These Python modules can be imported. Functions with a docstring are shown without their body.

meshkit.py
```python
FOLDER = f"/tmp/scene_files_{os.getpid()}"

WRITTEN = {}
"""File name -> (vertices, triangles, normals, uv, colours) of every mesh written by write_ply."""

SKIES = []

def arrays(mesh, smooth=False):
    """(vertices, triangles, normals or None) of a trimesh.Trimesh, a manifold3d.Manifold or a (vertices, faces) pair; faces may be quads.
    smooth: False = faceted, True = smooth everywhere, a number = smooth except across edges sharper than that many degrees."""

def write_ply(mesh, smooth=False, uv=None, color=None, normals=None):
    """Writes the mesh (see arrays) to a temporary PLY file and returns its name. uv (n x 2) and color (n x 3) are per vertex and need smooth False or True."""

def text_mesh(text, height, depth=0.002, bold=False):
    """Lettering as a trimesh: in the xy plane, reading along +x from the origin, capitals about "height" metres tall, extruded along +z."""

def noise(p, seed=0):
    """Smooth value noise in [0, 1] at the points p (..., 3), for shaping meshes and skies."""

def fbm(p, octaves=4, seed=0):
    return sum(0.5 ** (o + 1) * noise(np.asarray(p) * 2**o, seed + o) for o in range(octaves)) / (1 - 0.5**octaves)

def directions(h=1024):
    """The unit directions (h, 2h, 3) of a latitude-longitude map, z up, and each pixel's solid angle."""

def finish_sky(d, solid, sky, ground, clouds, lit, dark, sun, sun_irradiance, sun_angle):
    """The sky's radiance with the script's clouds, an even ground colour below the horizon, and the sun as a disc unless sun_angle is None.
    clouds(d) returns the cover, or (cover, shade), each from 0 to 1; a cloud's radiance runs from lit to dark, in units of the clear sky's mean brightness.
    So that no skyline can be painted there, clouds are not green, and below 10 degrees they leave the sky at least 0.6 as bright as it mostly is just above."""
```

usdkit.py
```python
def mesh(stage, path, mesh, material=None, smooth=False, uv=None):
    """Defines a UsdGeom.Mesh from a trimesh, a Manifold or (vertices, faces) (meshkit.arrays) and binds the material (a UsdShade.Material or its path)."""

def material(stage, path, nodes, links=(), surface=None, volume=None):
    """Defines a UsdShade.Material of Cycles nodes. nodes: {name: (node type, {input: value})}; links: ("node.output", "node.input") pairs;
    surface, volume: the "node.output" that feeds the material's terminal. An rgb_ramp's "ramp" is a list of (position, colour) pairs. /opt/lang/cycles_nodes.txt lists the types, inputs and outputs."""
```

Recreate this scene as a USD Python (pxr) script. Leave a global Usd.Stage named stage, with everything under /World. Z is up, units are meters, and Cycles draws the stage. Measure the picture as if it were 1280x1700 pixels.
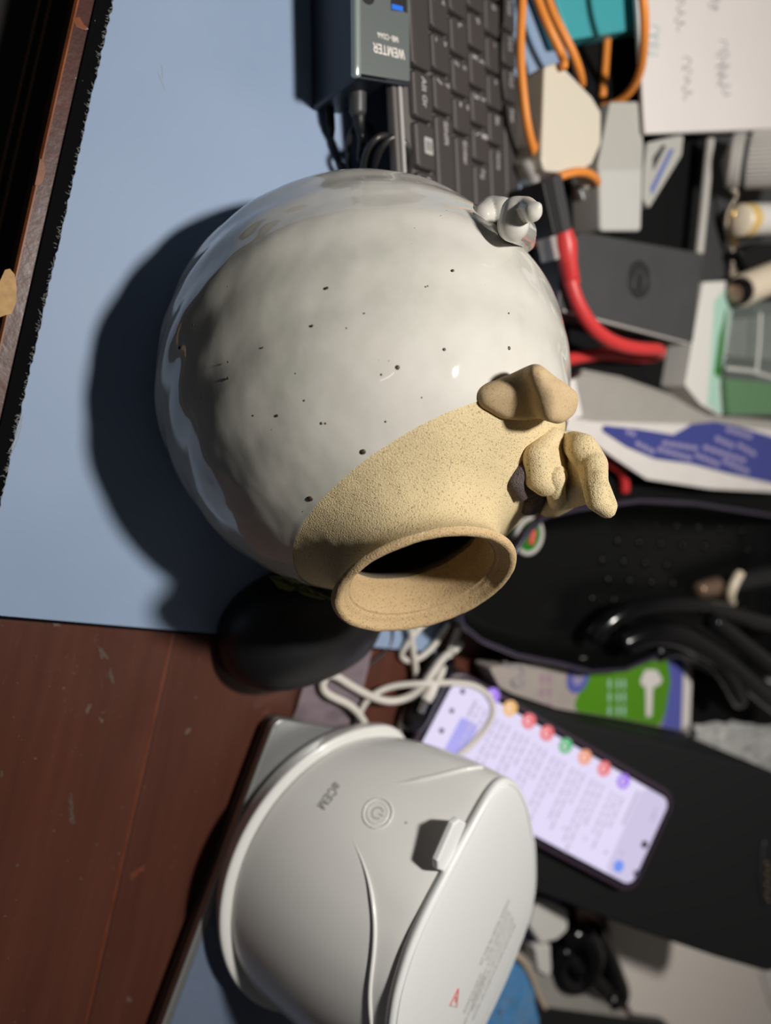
import math, random
import numpy as np, trimesh, manifold3d, usdkit, meshkit
from shapely.geometry import Polygon, Point
from shapely.ops import triangulate
from scipy.interpolate import CubicSpline
from pxr import Usd, UsdGeom, UsdLux, UsdShade, Gf, Sdf, Vt

stage = Usd.Stage.CreateInMemory()
UsdGeom.SetStageUpAxis(stage, UsdGeom.Tokens.z)
UsdGeom.SetStageMetersPerUnit(stage, 1.0)
UsdGeom.Xform.Define(stage, '/World')
UsdGeom.Scope.Define(stage, '/World/Looks')
rng = np.random.default_rng(7)
random.seed(7)

# ------------------------------------------------------------------ camera
# All modelling below is in millimetres: x to the sitter's right, y away over the desk, z up, z = 0 the desk top.
FPX, PITCH, ROLL, EYE_H = 1150.0, math.radians(55), math.atan(.225), 300.0
_c, _s = math.cos(ROLL), math.sin(ROLL)
FW = np.array([0, math.cos(PITCH), -math.sin(PITCH)])
UP = np.array([0, math.sin(PITCH), math.cos(PITCH)])
RT = np.array([1., 0, 0])
XI = _c * UP - _s * RT          # picture's right in the world
YI = _s * UP + _c * RT          # picture's down in the world
EYE = np.array([0, 0, EYE_H])
cam = UsdGeom.Camera.Define(stage, '/World/camera')
cam.CreateFocalLengthAttr(23.0)
cam.CreateHorizontalApertureAttr(23.0 * 1280 / FPX)
cam.CreateVerticalApertureAttr(23.0 * 1700 / FPX)
cam.CreateClippingRangeAttr(Gf.Vec2f(0.01, 100))
cam.CreateFStopAttr(4.3)
cam.CreateFocusDistanceAttr(0.236)
cam.CreateExposureAttr(0.0)
_b = -FW
cam.AddTransformOp().Set(Gf.Matrix4d(*XI, 0, *(-YI), 0, *_b, 0, *(EYE * .001), 1))

# ------------------------------------------------------------------ light
VC = np.array([-48.2, 153.9, 46.0])       # centre of the round vase
VR = 85.0
def lamp(name, pos, radius, intensity, color):
    l = UsdLux.SphereLight.Define(stage, '/World/' + name)
    l.CreateRadiusAttr(radius); l.CreateIntensityAttr(intensity); l.CreateColorAttr(Gf.Vec3f(*color))
    l.AddTranslateOp().Set(Gf.Vec3d(*(np.array(pos) * .001)))
_el, _az = math.radians(76), math.radians(150)
LAMP = VC + 550 * np.array([math.cos(_el) * math.cos(_az), math.cos(_el) * math.sin(_az), math.sin(_el)])
lamp('desk_lamp_light', LAMP, .025, 560, (1, .955, .895))
dome = UsdLux.DomeLight.Define(stage, '/World/room_light')
dome.CreateIntensityAttr(0.009); dome.CreateColorAttr(Gf.Vec3f(.95, .97, 1))


# ------------------------------------------------------------------ helpers
def at(px, py, h=0.0):
    """the point at height h (mm) that the photograph shows at a pixel"""
    d = FW * FPX + (px - 640) * XI + (py - 850) * YI
    return EYE + d * ((h - EYE_H) / d[2])


def ray(px, py):
    d = FW * FPX + (px - 640) * XI + (py - 850) * YI
    return d / np.linalg.norm(d)


def on_plane(px, py, p0, n):
    d = ray(px, py)
    return EYE + d * (((p0 - EYE) @ n) / (d @ n))


def S(r, g, b):
    return tuple(float(((c / 255 + .055) / 1.055) ** 2.4 if c > 10 else c / 255 / 12.92) for c in (r, g, b))


used = {}
def fresh(parent, name):
    k = used.get((parent, name), 0)
    used[(parent, name)] = k + 1
    return f'{parent}/{name}' if k == 0 else f'{parent}/{name}_{k:03d}'


def data(prim, label=None, cat=None, group=None, kind=None):
    for k, v in (('label', label), ('category', cat), ('group', group), ('kind', kind)):
        if v:
            prim.SetCustomDataByKey(k, v)


class Node:
    def __init__(self, path, base):
        self.path, self.base = path, np.asarray(base, float)


def thing(name, label, cat, base=(0, 0, 0), group=None, kind=None):
    p = fresh('/World', name)
    x = UsdGeom.Xform.Define(stage, p)
    x.AddTranslateOp().Set(Gf.Vec3d(*(np.asarray(base, float) * .001)))
    data(x.GetPrim(), label, cat, group, kind)
    return Node(p, base)


def vf(m):
    if hasattr(m, 'to_mesh'):
        q = m.to_mesh(); return np.array(q.vert_properties[:, :3], float), np.array(q.tri_verts)
    if isinstance(m, (tuple, list)):
        return np.asarray(m[0], float), np.asarray(m[1], int)
    return np.array(m.vertices, float), np.array(m.faces)


def join(ms):
    vs, fs, o = [], [], 0
    for m in ms:
        v, f = vf(m)
        if f.shape[1] == 4:
            f = np.vstack([f[:, :3], f[:, [0, 2, 3]]])
        vs.append(v); fs.append(f + o); o += len(v)
    return np.vstack(vs), np.vstack(fs)


def part(node, name, m, mat, smooth=30, label=None, kind=None):
    """a mesh given in world millimetres becomes a child of node"""
    p = fresh(node.path, name)
    v, f = vf(m)
    g = usdkit.mesh(stage, p, trimesh.Trimesh((v - node.base) * .001, f if f.shape[1] == 3 else np.vstack([f[:, :3], f[:, [0, 2, 3]]]), process=False), M[mat], smooth)
    data(g.GetPrim(), label, None, None, kind)
    return Node(p, node.base)


def single(name, m, mat, label=None, cat=None, smooth=30, group=None, kind=None):
    p = fresh('/World', name)
    v, f = vf(m)
    g = usdkit.mesh(stage, p, trimesh.Trimesh(v * .001, f if f.shape[1] == 3 else np.vstack([f[:, :3], f[:, [0, 2, 3]]]), process=False), M[mat], smooth)
    data(g.GetPrim(), label, cat, group, kind)
    return Node(p, np.zeros(3))


def box(x0, x1, y0, y1, z0, z1):
    b = trimesh.creation.box(extents=(x1 - x0, y1 - y0, z1 - z0))
    b.apply_translation(((x0 + x1) / 2, (y0 + y1) / 2, (z0 + z1) / 2))
    return b


def ring_from(poly, n=None, rc=3.0):
    """polygon (k x 2) -> evenly sampled rounded ring, counter-clockwise, and its outward normals"""
    p = Polygon(poly)
    if not p.is_valid:
        p = p.buffer(0)
    if rc > 0:
        q = p.buffer(-rc, quad_segs=6).buffer(rc, quad_segs=6)
        if not q.is_empty and q.geom_type == 'Polygon':
            p = q
    p = p.simplify(.05)
    c = np.array(p.exterior.coords)[:-1]
    if Polygon(c).exterior.is_ccw is False:
        c = c[::-1]
    d1 = c - np.roll(c, 1, 0); d2 = np.roll(c, -1, 0) - c
    d1 /= np.linalg.norm(d1, axis=1)[:, None] + 1e-9; d2 /= np.linalg.norm(d2, axis=1)[:, None] + 1e-9
    n1 = np.stack([d1[:, 1], -d1[:, 0]], 1); n2 = np.stack([d2[:, 1], -d2[:, 0]], 1)
    nn = n1 + n2; nn /= np.linalg.norm(nn, axis=1)[:, None] + 1e-9
    nn /= np.maximum((nn * n1).sum(1), .5)[:, None]
    return c, nn


def earcut(c):
    v, f = trimesh.creation.triangulate_polygon(Polygon(c), engine='earcut')
    return np.asarray(v), np.asarray(f)


def prism(poly, z0, z1, rc=3.0, r=1.0, top=None, bottom=None):
    """upright block over a plan polygon, with rounded corners (rc) and rounded edges (r). top/bottom: functions (xy) -> z that replace z1/z0"""
    poly = np.asarray([q[:2] for q in poly], float)
    c, nn = ring_from(poly, rc=max(rc, r * 1.05))
    r = min(r, (z1 - z0) * .48)
    rings = []
    for a in (0, 30, 60, 90):
        rings.append((c - nn * r * (1 - math.sin(math.radians(a))), z0 + r * (1 - math.cos(math.radians(a)))))
    for a in (0, 30, 60, 90):
        rings.append((c - nn * r * (1 - math.cos(math.radians(a))), z1 - r * (1 - math.sin(math.radians(a)))))
    n = len(c); V = []
    for i, (q, z) in enumerate(rings):
        zz = np.full(n, z)
        if top is not None and i >= 4:
            zz = top(q) - (z1 - z)
        if bottom is not None and i < 4:
            zz = bottom(q) + (z - z0)
        V.append(np.column_stack([q, zz]))
    V = np.vstack(V); F = []
    for k in range(len(rings) - 1):
        a = np.arange(n) + k * n; b = np.roll(np.arange(n), -1) + k * n
        F += [np.column_stack([a, b, b + n]), np.column_stack([a, b + n, a + n])]
    try:
        ev, ef = earcut(rings[-1][0])
        idx = np.array([np.argmin(((rings[-1][0] - q) ** 2).sum(1)) for q in ev])
        top_f = idx[ef]; k = (len(rings) - 1) * n
        a = rings[-1][0][top_f]
        area = np.cross(a[:, 1] - a[:, 0], a[:, 2] - a[:, 0])
        top_f[area < 0] = top_f[area < 0][:, ::-1]
        F.append(top_f + k); F.append(top_f[:, ::-1])
    except Exception:
        pass
    return V, np.vstack(F)


def pxpoly(pts, h):
    return [at(x, y, h)[:2] for x, y in pts]


def spline(pts, n=None, closed=False):
    pts = np.asarray(pts, float)
    d = np.concatenate([[0], np.cumsum(np.linalg.norm(np.diff(pts, axis=0), axis=1))])
    n = n or max(8, int(d[-1] / 2.5))
    return CubicSpline(d, pts, axis=0)(np.linspace(0, d[-1], n))


def tube(path, r, sides=12, caps=True):
    p = np.asarray(path, float); n = len(p)
    r = np.broadcast_to(np.asarray(r, float), (n,))
    t = np.gradient(p, axis=0); t /= np.linalg.norm(t, axis=1)[:, None] + 1e-12
    a = np.cross(t[0], [0, 0, 1.0] if abs(t[0][2]) < .9 else [1.0, 0, 0]); a /= np.linalg.norm(a)
    A = []
    for k in range(n):
        a = a - t[k] * (a @ t[k]); a /= np.linalg.norm(a); A.append(a)
    A = np.array(A); B = np.cross(t, A)
    ang = np.arange(sides) * 2 * np.pi / sides
    V = (p[:, None] + r[:, None, None] * (np.cos(ang)[None, :, None] * A[:, None] + np.sin(ang)[None, :, None] * B[:, None])).reshape(-1, 3)
    i, j = np.meshgrid(np.arange(n - 1), np.arange(sides), indexing='ij')
    a0 = i * sides + j; a1 = i * sides + (j + 1) % sides
    F = np.vstack([np.stack([a0, a1, a1 + sides], -1).reshape(-1, 3), np.stack([a0, a1 + sides, a0 + sides], -1).reshape(-1, 3)])
    if caps:
        V = np.vstack([V, p[0] - t[0] * r[0] * .4, p[-1] + t[-1] * r[-1] * .4]); k = n * sides
        e = np.arange(sides); e2 = (e + 1) % sides
        F = np.vstack([F, np.column_stack([np.full(sides, k), e2, e]), np.column_stack([np.full(sides, k + 1), (n - 1) * sides + e, (n - 1) * sides + e2])])
    return V, F


def cable(pts, r, sides=12):
    """pts: (px, py, height)"""
    return tube(spline([at(x, y, h) for x, y, h in pts]), r, sides)


def ball(c, r, seg=24):
    return manifold3d.Manifold.sphere(r, seg).translate(tuple(float(x) for x in c))


def blob(groups, edge=1.4, it=10, lap=0):
    """groups: lists of (centre, radius); each list is hulled, all are joined, refined and smoothed"""
    m = manifold3d.Manifold.batch_boolean([manifold3d.Manifold.batch_hull([ball(c, r) for c, r in g]) for g in groups], manifold3d.OpType.Add)
    v, f = vf(m.refine_to_length(edge))
    t = trimesh.Trimesh(v, f, process=True)
    if lap:
        trimesh.smoothing.filter_laplacian(t, lamb=.5, iterations=lap, volume_constraint=True)
    if it:
        trimesh.smoothing.filter_taubin(t, lamb=.5, nu=.52, iterations=it)
    return t


def chain(pts):
    return [[pts[i], pts[i + 1]] for i in range(len(pts) - 1)]


def disc(c, n, r, th, seg=28, up=None, ry=None):
    n = np.asarray(n, float); n /= np.linalg.norm(n)
    a = np.cross(n, [0, 0, 1.0] if abs(n[2]) < .9 else [1.0, 0, 0]) if up is None else np.asarray(up, float)
    a = a - n * (a @ n); a /= np.linalg.norm(a); b = np.cross(n, a)
    t = np.arange(seg) * 2 * np.pi / seg
    q = np.cos(t)[:, None] * a * r + np.sin(t)[:, None] * b * (ry or r)
    V = np.vstack([c + q, c + q * 1.0 + n * th, [c], [c + n * th]])
    e = np.arange(seg); e2 = (e + 1) % seg
    F = np.vstack([np.column_stack([e, e2, e2 + seg]), np.column_stack([e, e2 + seg, e + seg]), np.column_stack([np.full(seg, 2 * seg), e2, e]), np.column_stack([np.full(seg, 2 * seg + 1), e + seg, e2 + seg])])
    return V, F


def frame_mesh(m, o, ex, ey, ez):
    v, f = vf(m)
    return np.asarray(o) + v[:, :1] * ex + v[:, 1:2] * ey + v[:, 2:3] * ez, f


def text_on(text, p0, p1, pu, n, th=.25, bold=False):
    """lettering from p0 to p1 (3-D baseline), capitals reaching pu above p0, on a plane of normal n"""
    t = meshkit.text_mesh(text, 1.0, .1, bold)
    v = np.array(t.vertices); w = v[:, 0].max() - v[:, 0].min()
    v[:, 0] = (v[:, 0] - v[:, 0].min()) / w
    p0, p1, pu = map(np.asarray, (p0, p1, pu))
    return p0 + v[:, :1] * (p1 - p0) + v[:, 1:2] * (pu - p0) + (v[:, 2:3] / .1) * np.asarray(n) * th, np.array(t.faces)


def raycast(v, f, o, ds):
    """first hit of rays from o along each ds on a triangle mesh: (points, normals)"""
    a, e1, e2 = v[f[:, 0]], v[f[:, 1]] - v[f[:, 0]], v[f[:, 2]] - v[f[:, 0]]
    P, N = [], []
    for d in ds:
        h = np.cross(d, e2); det = (e1 * h).sum(1); det = np.where(abs(det) < 1e-12, 1e-12, det)
        s = o - a; u = (s * h).sum(1) / det; q = np.cross(s, e1); w = (q @ d) / det; t = (e2 * q).sum(1) / det
        ok = (u >= -1e-6) & (w >= -1e-6) & (u + w <= 1 + 1e-6) & (t > 0)
        if not ok.any():
            P.append([np.nan] * 3); N.append([0, 0, 1]); continue
        k = np.where(ok, t, 1e9).argmin()
        n = np.cross(e1[k], e2[k]); n /= np.linalg.norm(n)
        P.append(o + d * t[k]); N.append(n if n @ d < 0 else -n)
    return np.array(P), np.array(N)


def minus(poly, *others):
    p = Polygon(poly).buffer(0)
    for o_ in others:
        p = p.difference(Polygon(o_).buffer(1.0))
    if p.geom_type != 'Polygon':
        p = max(p.geoms, key=lambda g: g.area)
    return list(p.simplify(.2).exterior.coords)[:-1]


# ------------------------------------------------------------------ materials
M = {}
def mat(name, color, rough=.5, spec=.5, metal=0, coat=0, vary=0, vscale=60, bump=0, bscale=300, bdist=.001, coatrough=.05, detail=4, trans=0, ior=1.5, emit=None, estr=0, sss=0, color2=None, alpha=1, sheen=0):
    nodes = {'p': ('principled_bsdf', {'base_color': color, 'roughness': rough, 'specular_ior_level': spec, 'metallic': metal, 'coat_weight': coat, 'coat_roughness': coatrough, 'transmission_weight': trans, 'ior': ior, 'alpha': alpha, 'sheen_weight': sheen})}
    if emit is not None:
        nodes['p'][1].update(emission_color=emit, emission_strength=estr)
    if sss:
        nodes['p'][1].update(subsurface_weight=sss, subsurface_scale=.002, subsurface_radius=(1, .8, .6))
    links = []
    if vary or color2 is not None or bump:
        nodes['g'] = ('texture_coordinate', {})
    if vary or color2 is not None:
        c2 = color2 if color2 is not None else tuple(c * (1 - vary) for c in color)
        nodes['n'] = ('noise_texture', {'scale': vscale, 'detail': detail, 'roughness': .6})
        nodes['r'] = ('rgb_ramp', {'ramp': [(.3, c2), (.7, color)]})
        links += [('g.object', 'n.vector'), ('n.fac', 'r.fac'), ('r.color', 'p.base_color')]
    if bump:
        nodes['nb'] = ('noise_texture', {'scale': bscale, 'detail': 3, 'roughness': .6})
        nodes['b'] = ('bump', {'strength': bump, 'distance': bdist})
        links += [('g.object', 'nb.vector'), ('nb.fac', 'b.height'), ('b.normal', 'p.normal')]
    M[name] = usdkit.material(stage, '/World/Looks/' + name, nodes, links, surface='p.BSDF')


def matx(name, nodes, links, surface='p.BSDF'):
    M[name] = usdkit.material(stage, '/World/Looks/' + name, nodes, links, surface=surface)


# glaze: pale grey-white with soft clouds, tiny iron specks
matx('glaze', {
    'g': ('texture_coordinate', {}),
    'n1': ('noise_texture', {'scale': 28, 'detail': 5, 'roughness': .6}),
    'r1': ('rgb_ramp', {'ramp': [(.33, (.47, .468, .412)), (.5, (.558, .543, .492)), (.68, (.60, .575, .53))]}),
    'v': ('voronoi_texture', {'scale': 260}),
    'vr': ('rgb_ramp', {'ramp': [(0, (.0, .0, .0)), (.05, (0, 0, 0)), (.075, (1, 1, 1))]}),
    'vm': ('noise_texture', {'scale': 130, 'detail': 1}),
    'vmr': ('rgb_ramp', {'ramp': [(.60, (1, 1, 1)), (.66, (0, 0, 0))]}),
    'mx': ('mix_color', {'blend_type': 'lighten', 'fac': 1.0}),
    'mul': ('mix_color', {'blend_type': 'mix', 'b': (.10, .085, .07)}),
    'inv': ('invert', {'fac': 1.0}),
    'bw': ('rgb_to_bw', {}),
    'nb': ('noise_texture', {'scale': 160, 'detail': 3}),
    'b': ('bump', {'strength': .05, 'distance': .0012}),
    'p': ('principled_bsdf', {'roughness': .55, 'specular_ior_level': .25, 'coat_weight': 1.0, 'coat_roughness': .035, 'coat_ior': 1.55}),
}, [('g.object', 'n1.vector'), ('n1.fac', 'r1.fac'), ('g.object', 'v.vector'), ('v.distance', 'vr.fac'), ('g.object', 'vm.vector'), ('vm.fac', 'vmr.fac'),
    ('vr.color', 'mx.a'), ('vmr.color', 'mx.b'), ('mx.result', 'inv.color'), ('inv.color', 'bw.color'), ('bw.val', 'mul.fac'), ('r1.color', 'mul.a'), ('mul.result', 'p.base_color'),
    ('g.object', 'nb.vector'), ('nb.fac', 'b.height'), ('b.normal', 'p.normal')])
# bare stoneware: sandy, dark grog specks, grainy
def clay(name, base, dark, speck=1.0):
    matx(name, {
        'g': ('texture_coordinate', {}),
        'n1': ('noise_texture', {'scale': 40, 'detail': 4}),
        'r1': ('rgb_ramp', {'ramp': [(.3, tuple(c * .86 for c in base)), (.7, base)]}),
        'n2': ('noise_texture', {'scale': 1500, 'detail': 2, 'roughness': .7}),
        'r2': ('rgb_ramp', {'ramp': [(.33, (0, 0, 0)), (.43, (1, 1, 1))]}),
        'bw': ('rgb_to_bw', {}),
        'mul': ('mix_color', {'blend_type': 'mix', 'a': dark}),
        'n3': ('noise_texture', {'scale': 1900, 'detail': 2, 'roughness': .65}),
        'b': ('bump', {'strength': .7 * speck, 'distance': .0006}),
        'p': ('principled_bsdf', {'roughness': .85, 'specular_ior_level': .2}),
    }, [('g.object', 'n1.vector'), ('n1.fac', 'r1.fac'), ('g.object', 'n2.vector'), ('n2.fac', 'r2.fac'), ('r2.color', 'bw.color'), ('bw.val', 'mul.fac'), ('r1.color', 'mul.b'), ('mul.result', 'p.base_color'),
        ('g.object', 'n3.vector'), ('n3.fac', 'b.height'), ('b.normal', 'p.normal')])
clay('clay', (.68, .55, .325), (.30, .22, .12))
clay('clay_smooth', (.50, .37, .215), (.34, .24, .135), .35)  # less grainy; also darkened to paint in the upper ear's shading
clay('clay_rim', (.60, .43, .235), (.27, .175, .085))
clay('clay_inside_shaded', (.17, .14, .10), (.10, .08, .055), .5)  # shade of the hollow put into a darker clay
clay('clay_dark', (.115, .09, .088), (.04, .03, .03), 2.0)
mat('iron_speck', (.06, .04, .025), .5)
mat('leaf_green', (.36, .37, .15), .3, vary=.4, vscale=120, coat=.3)
mat('leaf_vein', (.03, .03, .015), .4)
# desk
matx('wood', {
    'g': ('texture_coordinate', {}),
    'm': ('mapping', {'scale': (2.2, 30, 30)}),
    'n1': ('noise_texture', {'scale': 3, 'detail': 6, 'roughness': .6, 'distortion': .6}),
    'r1': ('rgb_ramp', {'ramp': [(.2, (.066, .0235, .015)), (.55, (.092, .031, .0195)), (.85, (.128, .042, .025))]}),
    'n2': ('noise_texture', {'scale': 9, 'detail': 6, 'roughness': .7}),
    'r2': ('rgb_ramp', {'ramp': [(.4, (.30, .30, .30)), (.7, (.44, .44, .44))]}),
    'nb': ('noise_texture', {'scale': 220, 'detail': 2}),
    'b': ('bump', {'strength': .10, 'distance': .0006}),
    'p': ('principled_bsdf', {'specular_ior_level': .4}),
}, [('g.object', 'm.vector'), ('m.vector', 'n1.vector'), ('n1.fac', 'r1.fac'), ('r1.color', 'p.base_color'), ('g.object', 'n2.vector'), ('n2.fac', 'r2.fac'), ('r2.color', 'p.roughness'), ('g.object', 'nb.vector'), ('nb.fac', 'b.height'), ('b.normal', 'p.normal')])
mat('wood_rail', (.085, .026, .018), .35, vary=.4, vscale=50, bump=.15, bscale=200)
mat('wood_arris', (.30, .085, .025), .35, vary=.5, vscale=90)
mat('wood_inlay', (.16, .045, .022), .4, vary=.35, vscale=80)
mat('wood_groove', (.018, .008, .006), .6)
mat('bare_wood', (.56, .34, .14), .7, vary=.3, vscale=300)
mat('scuff', (.11, .072, .05), .6, vary=.5, vscale=600)
mat('pale_scuff', (.17, .11, .085), .5, vary=.6, vscale=900)
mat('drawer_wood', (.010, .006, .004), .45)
mat('drawer_line', (.30, .17, .10), .4)
# mat
matx('mat_blue', {
    'g': ('texture_coordinate', {}),
    'n1': ('noise_texture', {'scale': 14, 'detail': 4}),
    'r1': ('rgb_ramp', {'ramp': [(.3, (.255, .345, .50)), (.7, (.295, .385, .545))]}),
    'n2': ('noise_texture', {'scale': 7, 'detail': 5}),
    'r2': ('rgb_ramp', {'ramp': [(.35, (.50, .50, .50)), (.7, (.62, .62, .62))]}),
    'nb': ('noise_texture', {'scale': 1400, 'detail': 2}),
    'b': ('bump', {'strength': .08, 'distance': .0004}),
    'p': ('principled_bsdf', {'specular_ior_level': .35}),
}, [('g.object', 'n1.vector'), ('n1.fac', 'r1.fac'), ('r1.color', 'p.base_color'), ('g.object', 'n2.vector'), ('n2.fac', 'r2.fac'), ('r2.color', 'p.roughness'), ('g.object', 'nb.vector'), ('nb.fac', 'b.height'), ('b.normal', 'p.normal')])
mat('mat_black', (.004, .004, .0045), .9, spec=.05, bump=.4, bscale=900)
mat('fray', (.33, .33, .31), .8)
# black plastics, metals
mat('mouse_black', (.008, .008, .009), .42, bump=.05, bscale=2500)
mat('black', (.012, .012, .013), .5)
mat('black_soft', (.0065, .0070, .0078), .65, spec=.25, bump=.15, bscale=900)
mat('black_gloss', (.004, .004, .005), .16, spec=.4, coat=.3)
mat('dish_black', (.004, .0045, .0045), .3, spec=.25)
mat('shade_black', (.005, .005, .0055), .75, spec=.15)  # black standing for the shade between the far clutter
mat('black_gloss_purple', (.035, .028, .05), .2, coat=.6)
mat('dark_grey', (.05, .05, .052), .45)
mat('cord_black', (.03, .029, .028), .3)
mat('drive_grey', (.062, .062, .064), .5, vary=.15, vscale=40)
mat('drive_mark', (.024, .024, .026), .4)
mat('key_black', (.055, .048, .047), .5, bump=.05, bscale=1500)
mat('key_front_lit', (.17, .155, .15), .5)  # key front faces painted lighter, as if lit
mat('board_grey', (.13, .118, .113), .45)
mat('legend', (.42, .40, .39), .6)
mat('hub_grey', (.155, .175, .172), .42, metal=.35)
mat('hub_shaded', (.022, .028, .040), .42, metal=.3)  # darker copy of the hub metal, front-face shade put into the colour
mat('hub_highlight', (.50, .58, .56), .3, metal=.6)  # highlight along the bevel, painted as brighter metal
mat('print_white', (.80, .74, .70), .6)
mat('usb_blue', (.02, .17, .80), .4, emit=(.02, .2, .9), estr=0)
mat('steel', (.6, .59, .57), .25, metal=1)
mat('gold', (.65, .42, .15), .3, metal=1)
mat('bronze', (.30, .20, .14), .35, metal=.6)
mat('ivory', (.72, .62, .48), .35)
mat('orange', (.80, .27, .045), .5, bump=.05)
mat('red', (.66, .045, .045), .4)
mat('clear_plug', (.55, .52, .50), .15, alpha=.6)
mat('cream', (.68, .62, .51), .42)
mat('cream_side', (.80, .74, .61), .45)
mat('frost', (.50, .49, .45), .4, alpha=.93)
mat('frost_light', (.54, .54, .51), .45)
mat('stripe_blue', (.12, .16, .42), .5)
mat('teal', (.06, .36, .40), .45)
mat('teal_light', (.09, .48, .50), .4)
mat('paper', (.73, .685, .665), .8, vary=.04, vscale=20)
mat('paper_grey', (.36, .34, .31), .8, vary=.12, vscale=30)
mat('ink', (.30, .29, .32), .8)
mat('ink_teal', (.30, .48, .50), .8)
mat('sheet_beige', (.80, .735, .67), .8)
mat('brochure_blue', (.05, .062, .26), .4)
mat('brochure_white', (.74, .70, .67), .5, vary=.08, vscale=50)
mat('brochure_print', (.30, .27, .44), .6)
mat('box_green', (.085, .27, .008), .45)
mat('box_blue', (.10, .115, .44), .45)
mat('box_paper', (.42, .37, .34), .6, vary=.15, vscale=50)
mat('box_pink', (.36, .22, .30), .6)
mat('packet_green', (.02, .18, .015), .35)
mat('packet_grey', (.16, .175, .165), .4, vary=.4, vscale=60)
mat('mint', (.40, .62, .52), .4)
mat('clear', (.45, .52, .48), .12, alpha=.22)
mat('bag_clear', (.78, .78, .76), .2, alpha=.55, bump=.6, bscale=60, bdist=.01)
mat('film', (.33, .27, .31), .25, alpha=.62, bump=.4, bscale=90, bdist=.006)
mat('cap_grey', (.46, .44, .415), .45)
mat('pale_grey', (.46, .44, .41), .5)
mat('white_plastic', (.72, .70, .66), .35)
mat('yellow', (.72, .50, .17), .45)
mat('chain', (.50, .43, .36), .3, metal=.8)
mat('cloth_blue', (.035, .27, .62), .9, bump=1, bscale=500, bdist=.002, sheen=.3, vary=.25, vscale=300)
mat('blue_rim', (.02, .04, .28), .5)
mat('tan', (.50, .40, .29), .7)
mat('cable_white', (.70, .66, .60), .45)
# device and slab
mat('device_white', (.79, .785, .76), .32, spec=.45, coat=.45, coatrough=.1)
mat('device_lid', (.84, .855, .85), .32, spec=.4)
mat('device_grey', (.12, .115, .105), .5)
mat('device_print', (.30, .29, .28), .5)
mat('device_red', (.75, .10, .07), .5)
mat('slab_metal', (.40, .41, .41), .32, metal=.7)
mat('slab_edge', (.62, .63, .60), .3, metal=.7)
mat('slab_side', (.075, .07, .065), .4, metal=.3)
mat('slab_screen', (.16, .20, .29), .14, coat=.5, vary=.1, vscale=40)
# phone
mat('phone_case', (.045, .028, .045), .38)
mat('phone_bezel', (.01, .01, .015), .15)
def glow(name, rgb, k=1.0):
    mat(name, (.02, .02, .02), .2, emit=S(*rgb), estr=k)
glow('screen', (226, 217, 246)); glow('screen_top', (205, 196, 226)); glow('screen_text', (192, 184, 211)); glow('screen_tile', (172, 168, 240)); glow('screen_dark', (70, 72, 92))
glow('av_orange', (238, 186, 118)); glow('av_red', (232, 116, 122)); glow('av_green', (96, 184, 132)); glow('av_peach', (238, 160, 128)); glow('av_purple', (166, 128, 240)); glow('av_blue', (112, 146, 238)); glow('screen_hole', (10, 12, 16)); glow('av_light', (245, 225, 230))
mat('floor_dark', (.02, .015, .012), .5, vary=.3, vscale=3)
mat('wall_paint', (.30, .28, .26), .8)

# ------------------------------------------------------------------ setting
single('floor', box(-2500, 2500, -2500, 1500, -760, -740), 'floor_dark', kind='structure', smooth=False)
single('wall_back', box(-2500, 2500, 1080, 1130, -740, 1900), 'wall_paint', kind='structure', smooth=False)

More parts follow.
